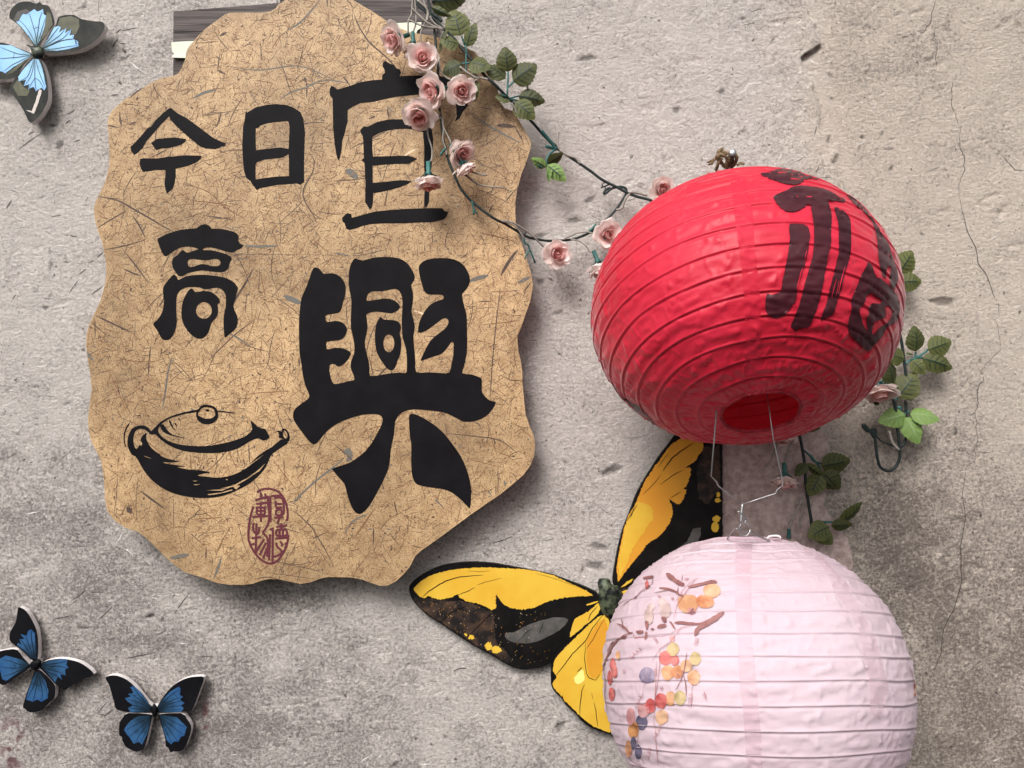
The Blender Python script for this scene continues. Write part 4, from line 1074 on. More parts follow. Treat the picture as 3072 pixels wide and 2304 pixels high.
# ------------------------------------------------------------------ lanterns
def lantern(root, C, a, Rr, Hh, hr, nb, cloth, ribm, wr, seed, square=1.0, az_seg=300, flatten=0.0):
    a = a.normalized()
    u = a.cross(Vector((0, 1, 0))).normalized()
    v = a.cross(u)
    T = (0, .04, .085, .15, .25, .37, .5, .63, .75, .86, .96)
    ph0 = math.asin(hr / Rr)
    ph = [(ph0 + (math.pi - 2 * ph0) * (b_ + t) / nb, b_, t) for b_ in range(nb) for t in T] + [(math.pi - ph0, nb, 0.0)]
    so = Vector((seed * 3.1, seed * 1.7, seed * .9))
    vs = []
    ribpts = [[] for _ in range(nb + 1)]
    for p, b_, t in ph:
        sp_, cp = math.sin(p), math.cos(p)
        sp_ = sp_ ** square
        for j in range(az_seg):
            az = 2 * math.pi * j / az_seg
            ca, sa = math.cos(az), math.sin(az)
            nrm = (u * (ca * sp_ / Rr) + v * (sa * sp_ / Rr) - a * (cp / Hh)).normalized()
            base = u * (Rr * sp_ * ca) + v * (Rr * sp_ * sa) - a * (Hh * (cp - flatten * cp ** 5))
            q = Vector((ca * 2, sa * 2, b_ * .9)) + so
            wob = .0022 * noise.noise(Vector((ca * 1.3, sa * 1.3, p * 2.5)) + so) + 0.0005 * noise.noise(Vector((ca * 5, sa * 5, p * 9)) + so)
            slip = .0026 * noise.noise(Vector((ca * 1.7 + 5, sa * 1.7, p * 4)) + so)
            env = math.sin(math.pi * t) ** .8 if t else 0
            az_w = az * Rr
            f1 = noise.noise(Vector((ca * 2.6, sa * 2.6, b_ * 1.7 + t * 2.2)) + so)
            f2 = noise.noise(Vector((ca * 8 + t * 1.5, sa * 8, b_ * 2.3 + t * 3.5)) + so * 2)
            f3 = abs(noise.noise(Vector((ca * 4 + t * 1.8, sa * 4 - t * 1.2, b_ * 3.1 + t)) + so * 3))
            f4 = (1 - abs(noise.noise(Vector((ca * 4.5 + t * .9, sa * 4.5, p * 5 + ca)) + so * 4)) * 2.2)
            f3 = f3 - .8 * max(f4, 0) ** 4 * noise.noise(Vector((ca * 2, sa * 2, p * 2)) + so)
            f5 = noise.noise(Vector((ca * 3.1 + 7, sa * 3.1, b_ * .8 + t * 1.9)) + so * 5)
            f6 = noise.noise(Vector((ca * 6.3, sa * 6.3 + 4, b_ * 1.9 - t * 1.3)) + so * 6)
            crease = max(0, 1 - abs(f5) * 11) * .9 + max(0, 1 - abs(f6) * 9) * .6
            wk = wr * env * (.55 * f1 + .35 * f2 - 1.1 * f3 + .2 + crease)
            tt = min(t, 1 - t)
            ridge = .0013 * math.exp(-(tt / .045) ** 2)
            tuck = -.0012 * math.exp(-((t - .09) / .045) ** 2) if t < .5 else 0
            off = wob + wk + ridge + tuck
            pt = C + base + nrm * off + a * slip
            vs.append(pt)
            if t == 0:
                ribpts[b_].append(C + base + nrm * (wob + .0002) + a * slip)
    fs = []
    nr_ = len(ph)
    for i in range(nr_ - 1):
        for j in range(az_seg):
            j2 = (j + 1) % az_seg
            fs.append((i * az_seg + j, i * az_seg + j2, (i + 1) * az_seg + j2, (i + 1) * az_seg + j))
    mk('shade', vs, fs, cloth, root, smooth_on=True)
    bvh = BVHTree.FromPolygons([tuple(x) for x in vs], fs)
    for k in range(1, nb):
        pts = ribpts[k][::3]
        pts = pts + [pts[0]]
        tubes('rib', [(pts, .00065)], ribm, root, 5)
    return bvh, u, v, ribpts

CAMP = Vector((0, -D, 0))
def drape(name, outlines, bvh, mat, parent, off=.0006, grid=7, sub=6):
    ols = []
    for ol in outlines:
        o2 = []
        n = len(ol)
        for i in range(n):
            p_, q_ = ol[i], ol[(i + 1) % n]
            m = max(1, int(math.hypot(q_[0] - p_[0], q_[1] - p_[1]) / sub))
            o2 += [(p_[0] + (q_[0] - p_[0]) * j / m, p_[1] + (q_[1] - p_[1]) * j / m) for j in range(m)]
        ols.append(o2)
    v2, fs = fill(ols, grid)
    return drape_v(name, v2, fs, bvh, mat, parent, off)

def hit(bvh, x, y, off):
    dr = (P(x, y, 0) - CAMP).normalized()
    loc, nrm, i_, ds = bvh.ray_cast(CAMP, dr)
    if loc is None: return None
    if nrm.dot(dr) > 0: nrm = -nrm
    return loc + (nrm * .6 - dr * .8).normalized() * off

def drape_v(name, v2, fs, bvh, mat, parent, off, mi=None):
    vs, good = [], []
    for x, y in v2:
        h = hit(bvh, x, y, off)
        good.append(h is not None)
        vs.append(h if h is not None else Vector(ORG[parent.name]))
    faces, m2 = [], []
    for k, f in enumerate(fs):
        if all(good[i] for i in f) and max((vs[f[i]] - vs[f[i - 1]]).length for i in range(len(f))) < .03:
            n = (vs[f[1]] - vs[f[0]]).cross(vs[f[2]] - vs[f[0]])
            faces.append(tuple(f) if n.dot(vs[f[0]] - CAMP) < 0 else tuple(f)[::-1])
            if mi: m2.append(mi[k])
    if name == 'overlap_seam' and faces:      # one strip: drop scraps cut off at a fold
        par = list(range(len(vs)))
        def root_(i):
            while par[i] != i:
                par[i] = par[par[i]]
                i = par[i]
            return i
        for f in faces:
            for i in f[1:]:
                par[root_(i)] = root_(f[0])
        cnt = {}
        for f in faces: cnt[root_(f[0])] = cnt.get(root_(f[0]), 0) + 1
        big = max(cnt, key=cnt.get)
        faces = [f for f in faces if root_(f[0]) == big]
    used = sorted({i for f in faces for i in f})
    if not used: return None
    mp = {j: i for i, j in enumerate(used)}
    return mk(name, [vs[i] for i in used], [tuple(mp[i] for i in f) for f in faces], mat, parent, m2 or None, smooth_on=True)

def drape_lines(name, lines, bvh, mats, parent, off=.0008):
    v2, fs, mi = [], [], []
    for ln in lines:
        pts = []
        for (x0, y0), (x1, y1) in zip(ln[0], ln[0][1:]):
            m = max(1, int(math.hypot(x1 - x0, y1 - y0) / 6))
            pts += [(x0 + (x1 - x0) * j / m, y0 + (y1 - y0) * j / m) for j in range(m)]
        pts.append(ln[0][-1])
        v, f = ribbon2d(pts, ln[1], ln[3] if len(ln) > 3 else True)
        b = len(v2)
        v2 += v
        fs += [tuple(b + i for i in q) for q in f]
        mi += [ln[2] if len(ln) > 2 else 0] * len(f)
    return drape_v(name, v2, fs, bvh, mats, parent, off, mi)

# red lantern
al, be = .58, .0
aR = Vector((math.sin(be) * math.cos(al), -math.sin(al), -math.cos(be) * math.cos(al)))
CR = P(2222, 938, .215)
red = empty('red_lantern', CR, 'round red cloth lantern with dark writing, hanging tilted from a nail', 'lantern')
bR, uR, vR, ribR = lantern(red, CR, aR, .1822, .163, .0435, 18, M_RED, M_REDRIB, .0020, 1.3, az_seg=540, flatten=.11)
tubes('rim', [([p + Vector((R.uniform(-1, 1), R.uniform(-1, 1), R.uniform(-1, 1))) * .0006 for p in ribR[18][::4]] + [ribR[18][0]], .0022)], M_REDRIM, red, 7)
tubes('rim', [(ribR[0][::4] + [ribR[0][0]], .002)], M_REDRIM, red, 7)
Z7 = (2100, 500)
def dg(s_, holes=(), nm='glyph', mat=None, bvh=None, par=None, o_=Z7, sc=2.765, off=.0006, jag=.8):
    ol = [rough(smooth(Z(o_, sc, s_), 2), 5, jag)] + [smooth(Z(o_, sc, h), 2) for h in holes]
    return drape(nm, ol, bvh or bR, mat or M_GLYPH, par or red, max(off, .0014) if bvh is None else off)
dg('500,62 560,50 640,25 720,10 800,14 880,35 950,62 990,110 930,100 870,110 810,150 740,148 660,130 580,100')
dg('608,255 640,230 700,205 760,175 820,160 900,165 1000,180 1080,210 1150,250 1200,275 1190,295 1120,285 1060,285 1070,320 1085,370 1090,450 1085,560 1085,640 1065,740 1050,800 1035,880 1020,960 1005,1050 975,1150 940,1250 905,1325 880,1335 860,1330 840,1345 820,1335 800,1362 780,1345 755,1335 755,1310 790,1230 820,1150 850,1040 875,950 900,860 925,770 940,680 945,580 940,480 925,380 910,310 880,320 850,345 800,370 740,378 680,355 640,310')
dg('738,485 800,470 850,475 890,500 910,550 905,620 890,720 865,820 840,900 810,1000 800,1060 790,1110 750,1170 700,1230 640,1255 580,1240 545,1190 540,1130 555,1055 590,1065 630,1050 670,1035 680,970 700,860 720,770 735,680 745,580')
dg('1110,340 1160,355 1215,390 1245,450 1250,540 1252,640 1245,730 1220,820 1190,920 1170,1010 1140,1100 1110,1200 1080,1235 1050,1250 1005,1280 1010,1230 1040,1160 1060,1080 1080,990 1105,900 1130,790 1150,690 1148,600 1150,520 1135,430')
dg('1390,795 1420,810 1440,870 1470,920 1500,930 1560,990 1610,1040 1645,1100 1655,1160 1645,1230 1620,1290 1560,1320 1520,1380 1480,1440 1430,1490 1400,1525 1360,1510 1300,1450 1240,1390 1222,1320 1235,1250 1258,1180 1250,1120 1270,1060 1310,960 1340,890 1380,820',
   ('1380,1070 1418,1045 1450,1070 1505,1100 1485,1140 1430,1130 1395,1170 1400,1220 1375,1260 1385,1330 1378,1350 1350,1310 1335,1250 1318,1180 1350,1150 1365,1110', '1530,1170 1560,1150 1590,1190 1580,1250 1540,1300 1490,1330 1450,1370 1425,1390 1430,1320 1450,1280 1490,1270 1540,1230'))
dg('1415,420 1460,480 1510,560 1560,640 1585,720 1620,820 1640,920 1610,1010 1580,990 1570,900 1580,830 1545,840 1540,920 1510,900 1490,830 1475,740 1470,650 1455,540 1430,470')
dg('1212,228 1280,265 1360,345 1435,440 1425,445 1350,370 1270,300')
dg('0,590 50,600 100,660 190,765 100,725 0,665', o_=(1900, 1000))
dg('255,1455 300,1500 340,1560 400,1600 470,1659 400,1650 330,1590', o_=(1700, 450), sc=2.127)
drape_lines('glyph_streaks', [(Z(Z7, 2.765, s_), wv) for s_, wv in (('1200,830 1180,900 1160,980 1140,1060', 3), ('1130,930 1105,1010 1090,1090', 2.4), ('1150,940 1140,1010 1120,1080', 1.6), ('885,690 872,740 865,800', 1.5), ('860,820 835,880 815,960 800,1020', 3.5), ('845,900 828,970 812,1040', 1.6), ('1080,680 1065,740 1050,780', 2))], bR, [M_RED], red, .0019)
drape('overlap_seam', [rough(Z((1700, 450), 2.127, '1045,180 1060,330 1075,440 1090,550 1110,720 1125,850 1135,980 1145,1180 1140,1340 1150,1440 1230,1440 1245,1330 1245,1150 1235,960 1215,750 1195,560 1190,420 1160,270 1140,170'), 8, 1)], bR, M_RED2, red, .0003)
drape('overlap_seam', [rough(Z((1900, 1000), 2.765, '880,760 1020,760 1030,905 870,925'), 8, 1)], bR, M_RED2, red, .0003)
# wire hanger inside the red lantern and below it
def hp(x, y, d): return P(x, y, d)
hole_c = sum(ribR[18], Vector()) / len(ribR[18])
dh = -hole_c.y
wpts = Z((1900, 1000), 2.765, '688,560 690,650 665,950 645,1185 690,1230 705,1265 760,1310 905,1420')
wp2 = Z((1900, 1000), 2.765, '905,1420 1050,1370 1180,1330 1190,1300 1240,1262 1230,1180 1160,870 1100,445')
dsc = lambda i, n, a_, b_: a_ + (b_ - a_) * i / (n - 1)
tubes('wire_hanger', [([P(x, y, dsc(i, len(wpts), dh + .003, .27)) for i, (x, y) in enumerate(wpts)], .0008),
                      ([P(x, y, dsc(i, len(wp2), .27, dh - .02)) for i, (x, y) in enumerate(wp2)], .0008)], M_WIRE, red, 6)
hk = Z((1750, 1250), 3.687, '1760,960 1745,1140 1752,1165 1770,1178 1790,1165 1798,1140 1780,1110 1745,1075 1710,1045')
tubes('wire_hook', [(path3([P(x, y, .272 + .003 * math.sin(i)) for i, (x, y) in enumerate(hk)], 4), .0016)], M_WIRE, red, 6)
# pink lantern
al2 = .35
aP = Vector((0, -math.sin(al2), -math.cos(al2)))
CP = P(2253, 2039, .215)
pink = empty('pink_lantern', CP, 'pale pink cloth lantern painted with birds, branches and berries, hanging below the red one', 'lantern')
bP, uP, vP, ribP = lantern(pink, CP, aP, .1825, .170, .052, 18, M_PINK, M_PINKRIB, .0020, 4.7, square=.86, az_seg=540)
tubes('rim', [(ribP[0][::4] + [ribP[0][0]], .002)], M_PINK2, pink, 7)
tubes('rim', [(ribP[18][::4] + [ribP[18][0]], .002)], M_PINK2, pink, 7)
rg = [(1785 + 62 * math.cos(t * .5), 1245 + 76 * math.sin(t * .5)) for t in range(13)]
tubes('wire_ring', [([P(1750 + x / 3.687, 1250 + y / 3.687, .272) for x, y in rg], .0011)], M_WIRE, pink, 6)
pw = Z((1750, 1250), 3.687, '1580,1400 1600,1340 1625,1300 1670,1245 1700,1238 1840,1285 1990,1345 2080,1390')
tubes('wire_hanger', [(path3([P(x, y, .265 - .05 * abs(i - 4) / 4) for i, (x, y) in enumerate(pw)], 3), .0011)], M_WIRE, pink, 6)
pt = Z((1750, 1250), 3.687, '2040,1345 2055,1325 2110,1318 2165,1322 2180,1342')
tubes('wire_tab', [(path3([P(x, y, .225) for x, y in pt], 3), .0013)], M_WHITE, pink, 6)

Z8 = (1750, 1524)
M_BR = noisy('paint_branch', (.17, .07, .07), (.26, .12, .11), 60, .6)
BER = {}
def bm_(name, c, c2): 
    if name not in BER: BER[name] = noisy('paint_' + name, tuple(v * .66 for v in c), tuple(v * .86 for v in c2), 38, .6, 5, .38, .62)
    return BER[name]
mr_ = bm_('red_berry', (.48, .07, .07), (.62, .20, .18))
mo_ = bm_('orange_berry', (.55, .19, .08), (.64, .36, .20))
my_ = bm_('yellow_berry', (.60, .30, .15), (.66, .42, .27))
mg_ = bm_('olive_berry', (.36, .28, .11), (.56, .43, .24))
mv_ = bm_('violet_berry', (.17, .14, .24), (.42, .34, .42))
mn_ = bm_('navy_berry', (.03, .03, .07), (.15, .13, .2))
mb_ = bm_('brown_berry', (.33, .12, .03), (.62, .30, .12))
mt_ = bm_('bird_tan', (.46, .33, .31), (.62, .47, .45))
mp_ = bm_('dusty_rose', (.55, .24, .25), (.66, .38, .38))
for i, (x, y, a, b, m_) in enumerate([(820, 528, 52, 42, my_), (668, 610, 62, 54, my_), (778, 598, 54, 40, mo_), (574, 900, 36, 38, mg_), (526, 958, 40, 42, mr_), (584, 970, 28, 30, mr_), (716, 962, 34, 40, mg_), (660, 1008, 36, 34, my_), (540, 1050, 38, 44, mo_), (602, 1046, 32, 40, mo_),
                      (706, 1080, 38, 46, my_), (408, 1068, 46, 50, mv_), (498, 1230, 36, 46, mr_), (430, 1262, 32, 44, mr_), (557, 1200, 26, 30, my_), (557, 1236, 22, 26, mo_), (618, 1210, 36, 42, mg_), (385, 1290, 34, 44, mp_), (502, 1335, 38, 44, my_), (305, 1330, 26, 50, mp_), (374, 1366, 34, 48, mn_),
                      (322, 1415, 32, 50, mb_), (290, 1535, 20, 50, mo_), (322, 1500, 17, 40, mn_), (352, 1555, 20, 44, mn_), (190, 1000, 18, 40, mr_), (172, 1082, 15, 42, mr_), (202, 1045, 17, 36, mr_), (184, 1188, 19, 42, mr_), (222, 940, 14, 24, mo_), (408, 492, 11, 28, mr_), (568, 836, 14, 22, mp_),
                      (2112, 1130, 6, 30, mr_), (2116, 1060, 6, 40, mo_), (2114, 1170, 6, 30, mo_), (420, 690, 28, 48, mt_), (433, 632, 22, 22, mt_), (524, 652, 34, 48, mt_), (506, 603, 24, 24, mt_), (692, 660, 24, 20, mp_)]):
    ol = [(x + a * math.cos(t * .42) * (1 + .14 * R.random()), y + b * math.sin(t * .42) * (1 + .14 * R.random())) for t in range(15)]
    dg(' '.join('%f,%f' % p for p in ol), nm='painted_berry' if m_ is not mt_ else 'painted_bird', mat=m_, bvh=bP, par=pink, o_=Z8, sc=2.127, off=.0011 + .00015 * (i % 4), jag=.2)
for s_ in ('530,418 555,420 600,455 645,485 640,498 610,495 560,460 535,440', '670,500 700,490 760,475 820,462 850,468 848,482 780,490 720,505 680,510', '485,508 520,508 570,520 625,550 642,565 635,572 600,550 550,528 490,515',
           '585,728 620,720 680,728 740,735 790,715 850,680 890,658 900,675 860,710 800,750 750,775 720,815 708,812 715,770 740,750 680,748 590,740', '215,740 250,745 280,765 295,790 320,792 310,805 290,805 270,830 230,840 215,832 285,812 280,785 250,760',
           '340,785 385,782 380,800 350,803', '475,755 500,742 530,745 525,762 480,768', '400,790 412,795 405,835 392,840 395,810', '436,768 455,770 450,778 436,778', '500,700 520,695 532,712 525,735 508,722', '550,725 565,728 590,768 580,770', '396,725 420,728 412,775 402,772', '385,445 440,432 450,440 430,452 392,455', '690,650 705,640 712,665 695,680 675,670'):
    dg(s_, nm='painted_branch', mat=M_BR, bvh=bP, par=pink, o_=Z8, sc=2.127, off=.0018, jag=.3)
ln = [(Z(Z8, 2.127, s_), wv, mi) for s_, wv, mi in (
    ('600,550 605,530 608,505', 3, 0), ('450,545 520,530 565,520', 2, 0), ('630,470 635,430', 2, 0), ('255,750 250,720 240,700', 2.6, 0), ('290,800 230,835 190,880 160,940 135,1000 125,1040', 5, 0), ('215,835 180,870 155,920', 3, 0), ('660,925 655,990 640,1060 610,1130 590,1160', 3, 0), ('640,1060 655,1120 660,1200', 3, 0),
    ('740,435 700,480 640,560 600,620 580,700', 1.6, 1), ('720,445 640,520 590,600', 1.2, 1), ('630,760 560,850 490,900 440,980', 1.6, 1), ('730,745 640,760 560,800 500,815', 1.3, 1), ('490,900 490,1000 480,1100 455,1240', 1.6, 1), ('470,980 465,1100 460,1220 450,1400', 1.6, 1), ('460,1370 465,1480 480,1640', 1.8, 1), ('700,1120 692,1200 690,1280', 1.2, 1), ('770,1160 780,1200 790,1235', 1.6, 1),
    ('320,800 330,830 420,820 520,815', 1.4, 1), ('380,520 440,490 450,440', 1.6, 0), ('240,640 280,600 350,560 380,520', 2, 0), ('350,550 400,520 440,505', 1.6, 0), ('385,1150 400,1110 410,1060', 1.2, 1), ('350,1250 380,1190 385,1150', 1.2, 1), ('130,1000 145,1100 140,1200 160,1300', 1.6, 0), ('180,1450 200,1480 215,1490', 2.4, 0), ('300,1600 340,1630 380,1640', 2, 0), ('355,1450 345,1500', 1.6, 0), ('370,1590 395,1630', 1.6, 0), ('2070,1000 2090,1050 2100,1100', 1.6, 0), ('2085,1050 2100,1040', 1.2, 0))]
for x, y, r0, n_, dx, dy in ((380, 890, 9, 4, -20, 16), (455, 830, 8, 3, 8, 12), (600, 1060, 7, 2, 5, 8), (370, 1190, 8, 4, -8, 22), (690, 1180, 12, 4, -3, 24), (770, 1180, 9, 2, 6, 18), (500, 1380, 10, 4, -12, 22), (430, 1520, 10, 4, -6, 24), (480, 560, 6, 2, 8, 4), (570, 570, 7, 2, 3, 10), (730, 830, 10, 3, -4, 16), (260, 1030, 8, 2, 3, 14), (650, 460, 7, 2, 12, 0), (460, 1020, 7, 3, 3, 18), (500, 1140, 9, 2, 4, 12)):
    pts = []
    for i in range(n_ * 10):
        t = i / 10
        pts.append((Z8[0] + (x + dx * t + r0 * math.cos(t * 6.28)) / 2.127, Z8[1] + (y + dy * t + r0 * math.sin(t * 6.28)) / 2.127))
    ln.append((pts, 1.2, 1))
for q_ in ln: drape_lines('painted_twig', [q_], bP, [M_BR, bm_('twig_rose', (.42, .15, .16), (.52, .24, .24))], pink, .0021)
drape('overlap_seam', [rough(Z(Z8, 2.127, '972,225 970,400 968,600 975,720 985,860 990,1000 1000,1150 1020,1300 1030,1450 1040,1600 1045,1700 1148,1700 1140,1600 1135,1450 1120,1300 1108,1150 1095,1000 1080,860 1075,720 1072,600 1070,400 1080,215'), 8, .7)], bP, M_PINK2, pink, .0003)
drape('overlap_seam', [rough(Z(Z8, 2.127, '1380,225 1440,300 1500,340 1560,420 1600,520 1650,600 1720,700 1770,850 1800,1000 1830,1150 1830,1300 1890,1350 1950,1150 1900,950 1860,820 1800,700 1740,600 1690,500 1600,400 1500,270 1440,225'), 8, 1.2)], bP, M_PINK2, pink, .0003)
drape('stain', [rough(Z(Z8, 2.127, '665,275 690,250 750,232 740,270 700,280'), 8, 1.2)], bP, M_PINK2, pink, .0004)

# ------------------------------------------------------------------ nail and rope
nail = empty('nail', P(2198, 458, .055), 'long steel nail in the wall above the red lantern', 'nail')
tubes('shank', [([P(2192, 525, -.005), P(2197, 470, .052)], .0032)], M_NAILD, nail, 10)
hd = P(2198, 458, .056)
ax = (P(2197, 462, .062) - P(2192, 515, 0)).normalized()
tubes('head', [([hd - ax * .002, hd - ax * .0012, hd + ax * .0012, hd + ax * .0022], [.0042, .0052, .0052, .0042])], M_NAIL, nail, 14)
rope = empty('rope_tie', P(2165, 475, .03), 'frayed brown rope tied round the nail above the red lantern', 'rope')
rp = (2080, 430)
for s_, r_, ds in (('500,380 440,300 390,250 380,200 430,170 500,190 540,250 530,340 540,390', .0026, (.03, .045)), ('360,420 385,350 400,290 440,230 470,200', .0024, (.03, .04)), ('560,360 580,260 600,180 520,150 440,130', .0026, (.03, .045)),
                 ('640,350 670,290 690,220 650,180 590,200 540,300', .0026, (.03, .05)), ('700,340 740,310 800,325', .0022, (.03, .03)), ('380,160 400,120 470,75', .0020, (.035, .035))):
    pts = Z(rp, 5.29, s_)
    n = len(pts)
    pp = path3([P(x, y, ds[0] + (ds[1] - ds[0]) * math.sin(math.pi * i / (n - 1))) for i, (x, y) in enumerate(pts)], 5)
    # two twisted strands
    st = []
    for k in (0, 1, 2):
        st.append(([p + Vector((math.cos(i * .9 + k * 2.1), .3, math.sin(i * .9 + k * 2.1))) * r_ * .55 for i, p in enumerate(pp)], r_ * .6))
    tubes('rope_strand', st, M_ROPE, rope, 6)
fr = []
for k in range(26):
    e = (215 + R.uniform(-5, 90), 290 + R.uniform(-20, 60))
    s0, s1 = Z(rp, 5.29, '380,220 %f,%f' % e)
    fr.append((path3([P(*s0, .036), P((s0[0] + s1[0]) / 2 + R.uniform(-2, 2), (s0[1] + s1[1]) / 2 + R.uniform(-2, 2), .038), P(*s1, .04 + R.uniform(-.006, .004))], 3), .0007))
for k in range(14):
    s0 = Z(rp, 5.29, '440,200')[0]
    a_ = R.uniform(0, 6.28)
    fr.append((path3([P(*s0, .04), P(s0[0] + 10 * math.cos(a_), s0[1] + 8 * math.sin(a_), .045), P(s0[0] + 18 * math.cos(a_ + .5), s0[1] + 16 * math.sin(a_ + .5), .04)], 3), .0004))
tag(tubes('frayed_ends', fr, M_ROPE, rope, 4), kind='stuff')

# ------------------------------------------------------------------ roses and leaves
def petal_mesh(name, prof, W, mat, ruff, seed, ns=10, nt_=8):
    """patch of a cup: prof(t)->(r,z), W half-angle, tapering to the base"""
    rr = random.Random(seed)
    so = Vector((seed, seed * 2.3, 0))
    vs, fs = [], []
    for i in range(nt_ + 1):
        t = i / nt_
        r_, z = prof(t)
        for j in range(ns + 1):
            s = -1 + 2 * j / ns
            edge = (1 - .22 * abs(s) ** 3 * t)
            r2, z2 = prof(t * edge)
            ww = W * (.30 + .70 * math.sin(min(t * 1.25, 1) * math.pi / 2))
            th = s * ww
            cup = 1 - .10 * s * s * t
            nn = noise.noise(Vector((s * 2.2, t * 2.5, 0)) + so) * ruff * t * t * (0.5 + abs(s))
            vs.append(Vector((r2 * cup * math.cos(th) + nn * math.cos(th), r2 * cup * math.sin(th) + nn * math.sin(th), z2 + nn * .8)))
    for i in range(nt_):
        for j in range(ns):
            a_ = i * (ns + 1) + j
            fs.append((a_, a_ + 1, a_ + ns + 2, a_ + ns + 1))
    return mesh_from(name, vs, fs, mat, smooth_on=True)
mmm = .001
def prof_in(t): return (mmm * (1.0 + 5.2 * math.sin(t * 2.6) ** .8 * (1 - .55 * t)), mmm * (1 + 17.5 * t))
def prof_in2(t): return (mmm * (1.2 + 8.6 * t ** .5 - 1.6 * t ** 3), mmm * (1 + 18 * t))
def prof_mid(t): return (mmm * (1.5 + 12.5 * t ** .55 + .8 * t ** 4), mmm * (17.5 * t - 1.0 * t ** 5))
def prof_out(t): return (mmm * (1.5 + 16.5 * t ** .55 + 1.8 * t ** 5), mmm * (16.0 * t - 2.6 * t ** 5))
def prof_low(t): return (mmm * (1.5 + 19.5 * t ** .65), mmm * (11.5 * t - 4.0 * t ** 4))
PM = {'in': [petal_mesh('petal', prof_in, 1.5, M_PET[0], .002, 1 + k) for k in range(2)],
      'in2': [petal_mesh('petal', prof_in2, 1.35, M_PET[0], .0025, 5 + k) for k in range(3)],
      'mid': [petal_mesh('petal', prof_mid, 1.1, M_PET[1], .0045, 11 + k) for k in range(3)],
      'out': [petal_mesh('petal', prof_out, 1.0, M_PET[2], .006, 21 + k) for k in range(4)],
      'low': [petal_mesh('petal', prof_low, .92, M_PET[2], .007, 31 + k) for k in range(4)]}
def calyx_mesh():
    prof = [(.0002, -.019), (.0030, -.019), (.0032, -.006), (.0052, -.002), (.0062, .001), (.004, .003), (.0004, .003)]
    vs, fs = [], []
    n = 10
    for r_, z in prof:
        vs += [Vector((r_ * math.cos(2 * math.pi * j / n), r_ * math.sin(2 * math.pi * j / n), z)) for j in range(n)]
    for i in range(len(prof) - 1):
        fs += [(i * n + j, i * n + (j + 1) % n, (i + 1) * n + (j + 1) % n, (i + 1) * n + j) for j in range(n)]
    for k in range(5):      # sepals
        a_ = k * 2 * math.pi / 5
        b = len(vs)
        for r_, z, w_ in ((.004, -.001, .0022), (.009, .0006, .0022), (.014, .003, .0003)):
            for s in (-1, 1):
                vs.append(Vector((r_ * math.cos(a_) - s * w_ * math.sin(a_), r_ * math.sin(a_) + s * w_ * math.cos(a_), z - .0012)))
        fs += [(b, b + 2, b + 3, b + 1), (b + 2, b + 4, b + 5, b + 3)]
    return mesh_from('rose', vs, fs, M_TEAL, smooth_on=True)
CALYX = calyx_mesh()
def rose(parent, px, py, d, dx, dy, f, size=1.0, seed=0):
    """px,py centre of the bloom in the photograph; (dx,dy,f) the way it faces: right, down, towards the viewer"""
    ax = Vector((dx, -f, -dy)).normalized()
    q = ax.to_track_quat('Z', 'Y')
    rr = random.Random(seed + 100)
    o = link('rose', CALYX, parent)
    c = P(px, py, d) - ax * .006 * size
    o.matrix_parent_inverse = Matrix.Identity(4)
    o.location = c - ORG[parent.name]
    o.rotation_mode = 'QUATERNION'
    o.rotation_quaternion = q @ Matrix.Rotation(rr.uniform(0, 6.28), 3, 'Z').to_quaternion()
    o.scale = (size,) * 3
    ORG[o.name] = c
    for key, cnt, a0 in (('in', 2, 0), ('in2', 3, .6), ('mid', 4, .2), ('out', 4, .5), ('low', 4, 0)):
        for k in range(cnt):
            p = link('petal', PM[key][(k + seed) % len(PM[key])], o)
            p.rotation_euler = (rr.gauss(0, .06), rr.gauss(0, .07), a0 + seed + 2 * math.pi * k / cnt + rr.gauss(0, .12))
            s_ = rr.uniform(.92, 1.06)
            p.scale = (s_, s_, s_ * rr.uniform(.92, 1.06))
    return c - ax * .018 * size      # where the stalk joins

def leaf_mesh(name, asp, mat, seed, pale=False):
    """unit-length leaf along +X, lying in XY, facing +Z"""
    rr = random.Random(seed)
    nl, nw = 16, 5
    def half(t):
        return asp * .5 * math.sin(math.pi * t ** .82) ** .72 * (1 - .25 * t)
    vs, fs = [], []
    for i in range(nl + 1):
        t = i / nl
        for j in range(-nw, nw + 1):
            s = j / nw
            hw_ = half(t)
            if abs(j) == nw: hw_ *= 1 + (.055 if i % 2 else -.03)
            z = -.10 * abs(s) * hw_ / asp * 2 + .10 * math.sin(t * 2.6) - .22 * t * t * .6 + .018 * math.sin(t * 26 - abs(s) * 4) * abs(s)
            vs.append(Vector((t + (.02 if abs(j) == nw and i % 2 else 0), s * hw_, z)))
    w_ = 2 * nw + 1
    for i in range(nl):
        for j in range(w_ - 1):
            fs.append((i * w_ + j, (i + 1) * w_ + j, (i + 1) * w_ + j + 1, i * w_ + j + 1))
    me = mesh_from(name, vs, fs, mat, smooth_on=True)
    bv = BVHTree.FromPolygons([tuple(x) for x in vs], fs)
    # veins
    v2, f2 = [], []
    def stroke(pts, wd):
        v, f = ribbon2d(pts, wd)
        b = len(v2)
        for x, y in v:
            h = bv.ray_cast(Vector((x, y, 1)), Vector((0, 0, -1)))[0]
            v2.append(Vector((x, y, (h.z if h else 0) + .012)))
        f2.extend(tuple(b + i for i in q) for q in f)
    stroke([(.02 + .8 * i / 6, 0) for i in range(7)], .045 if not pale else .028)
    for t0 in (.2, .36, .52, .66):
        for s in (-1, 1):
            e = half(t0 + .14) * .78 * s
            stroke([(t0, 0), (t0 + .06, e * .5), (t0 + .15, e)], .026 if not pale else .018)
    mv = mesh_from('leaf_veins', v2, f2, M_VEINL if pale else M_VEIN)
    return me, mv
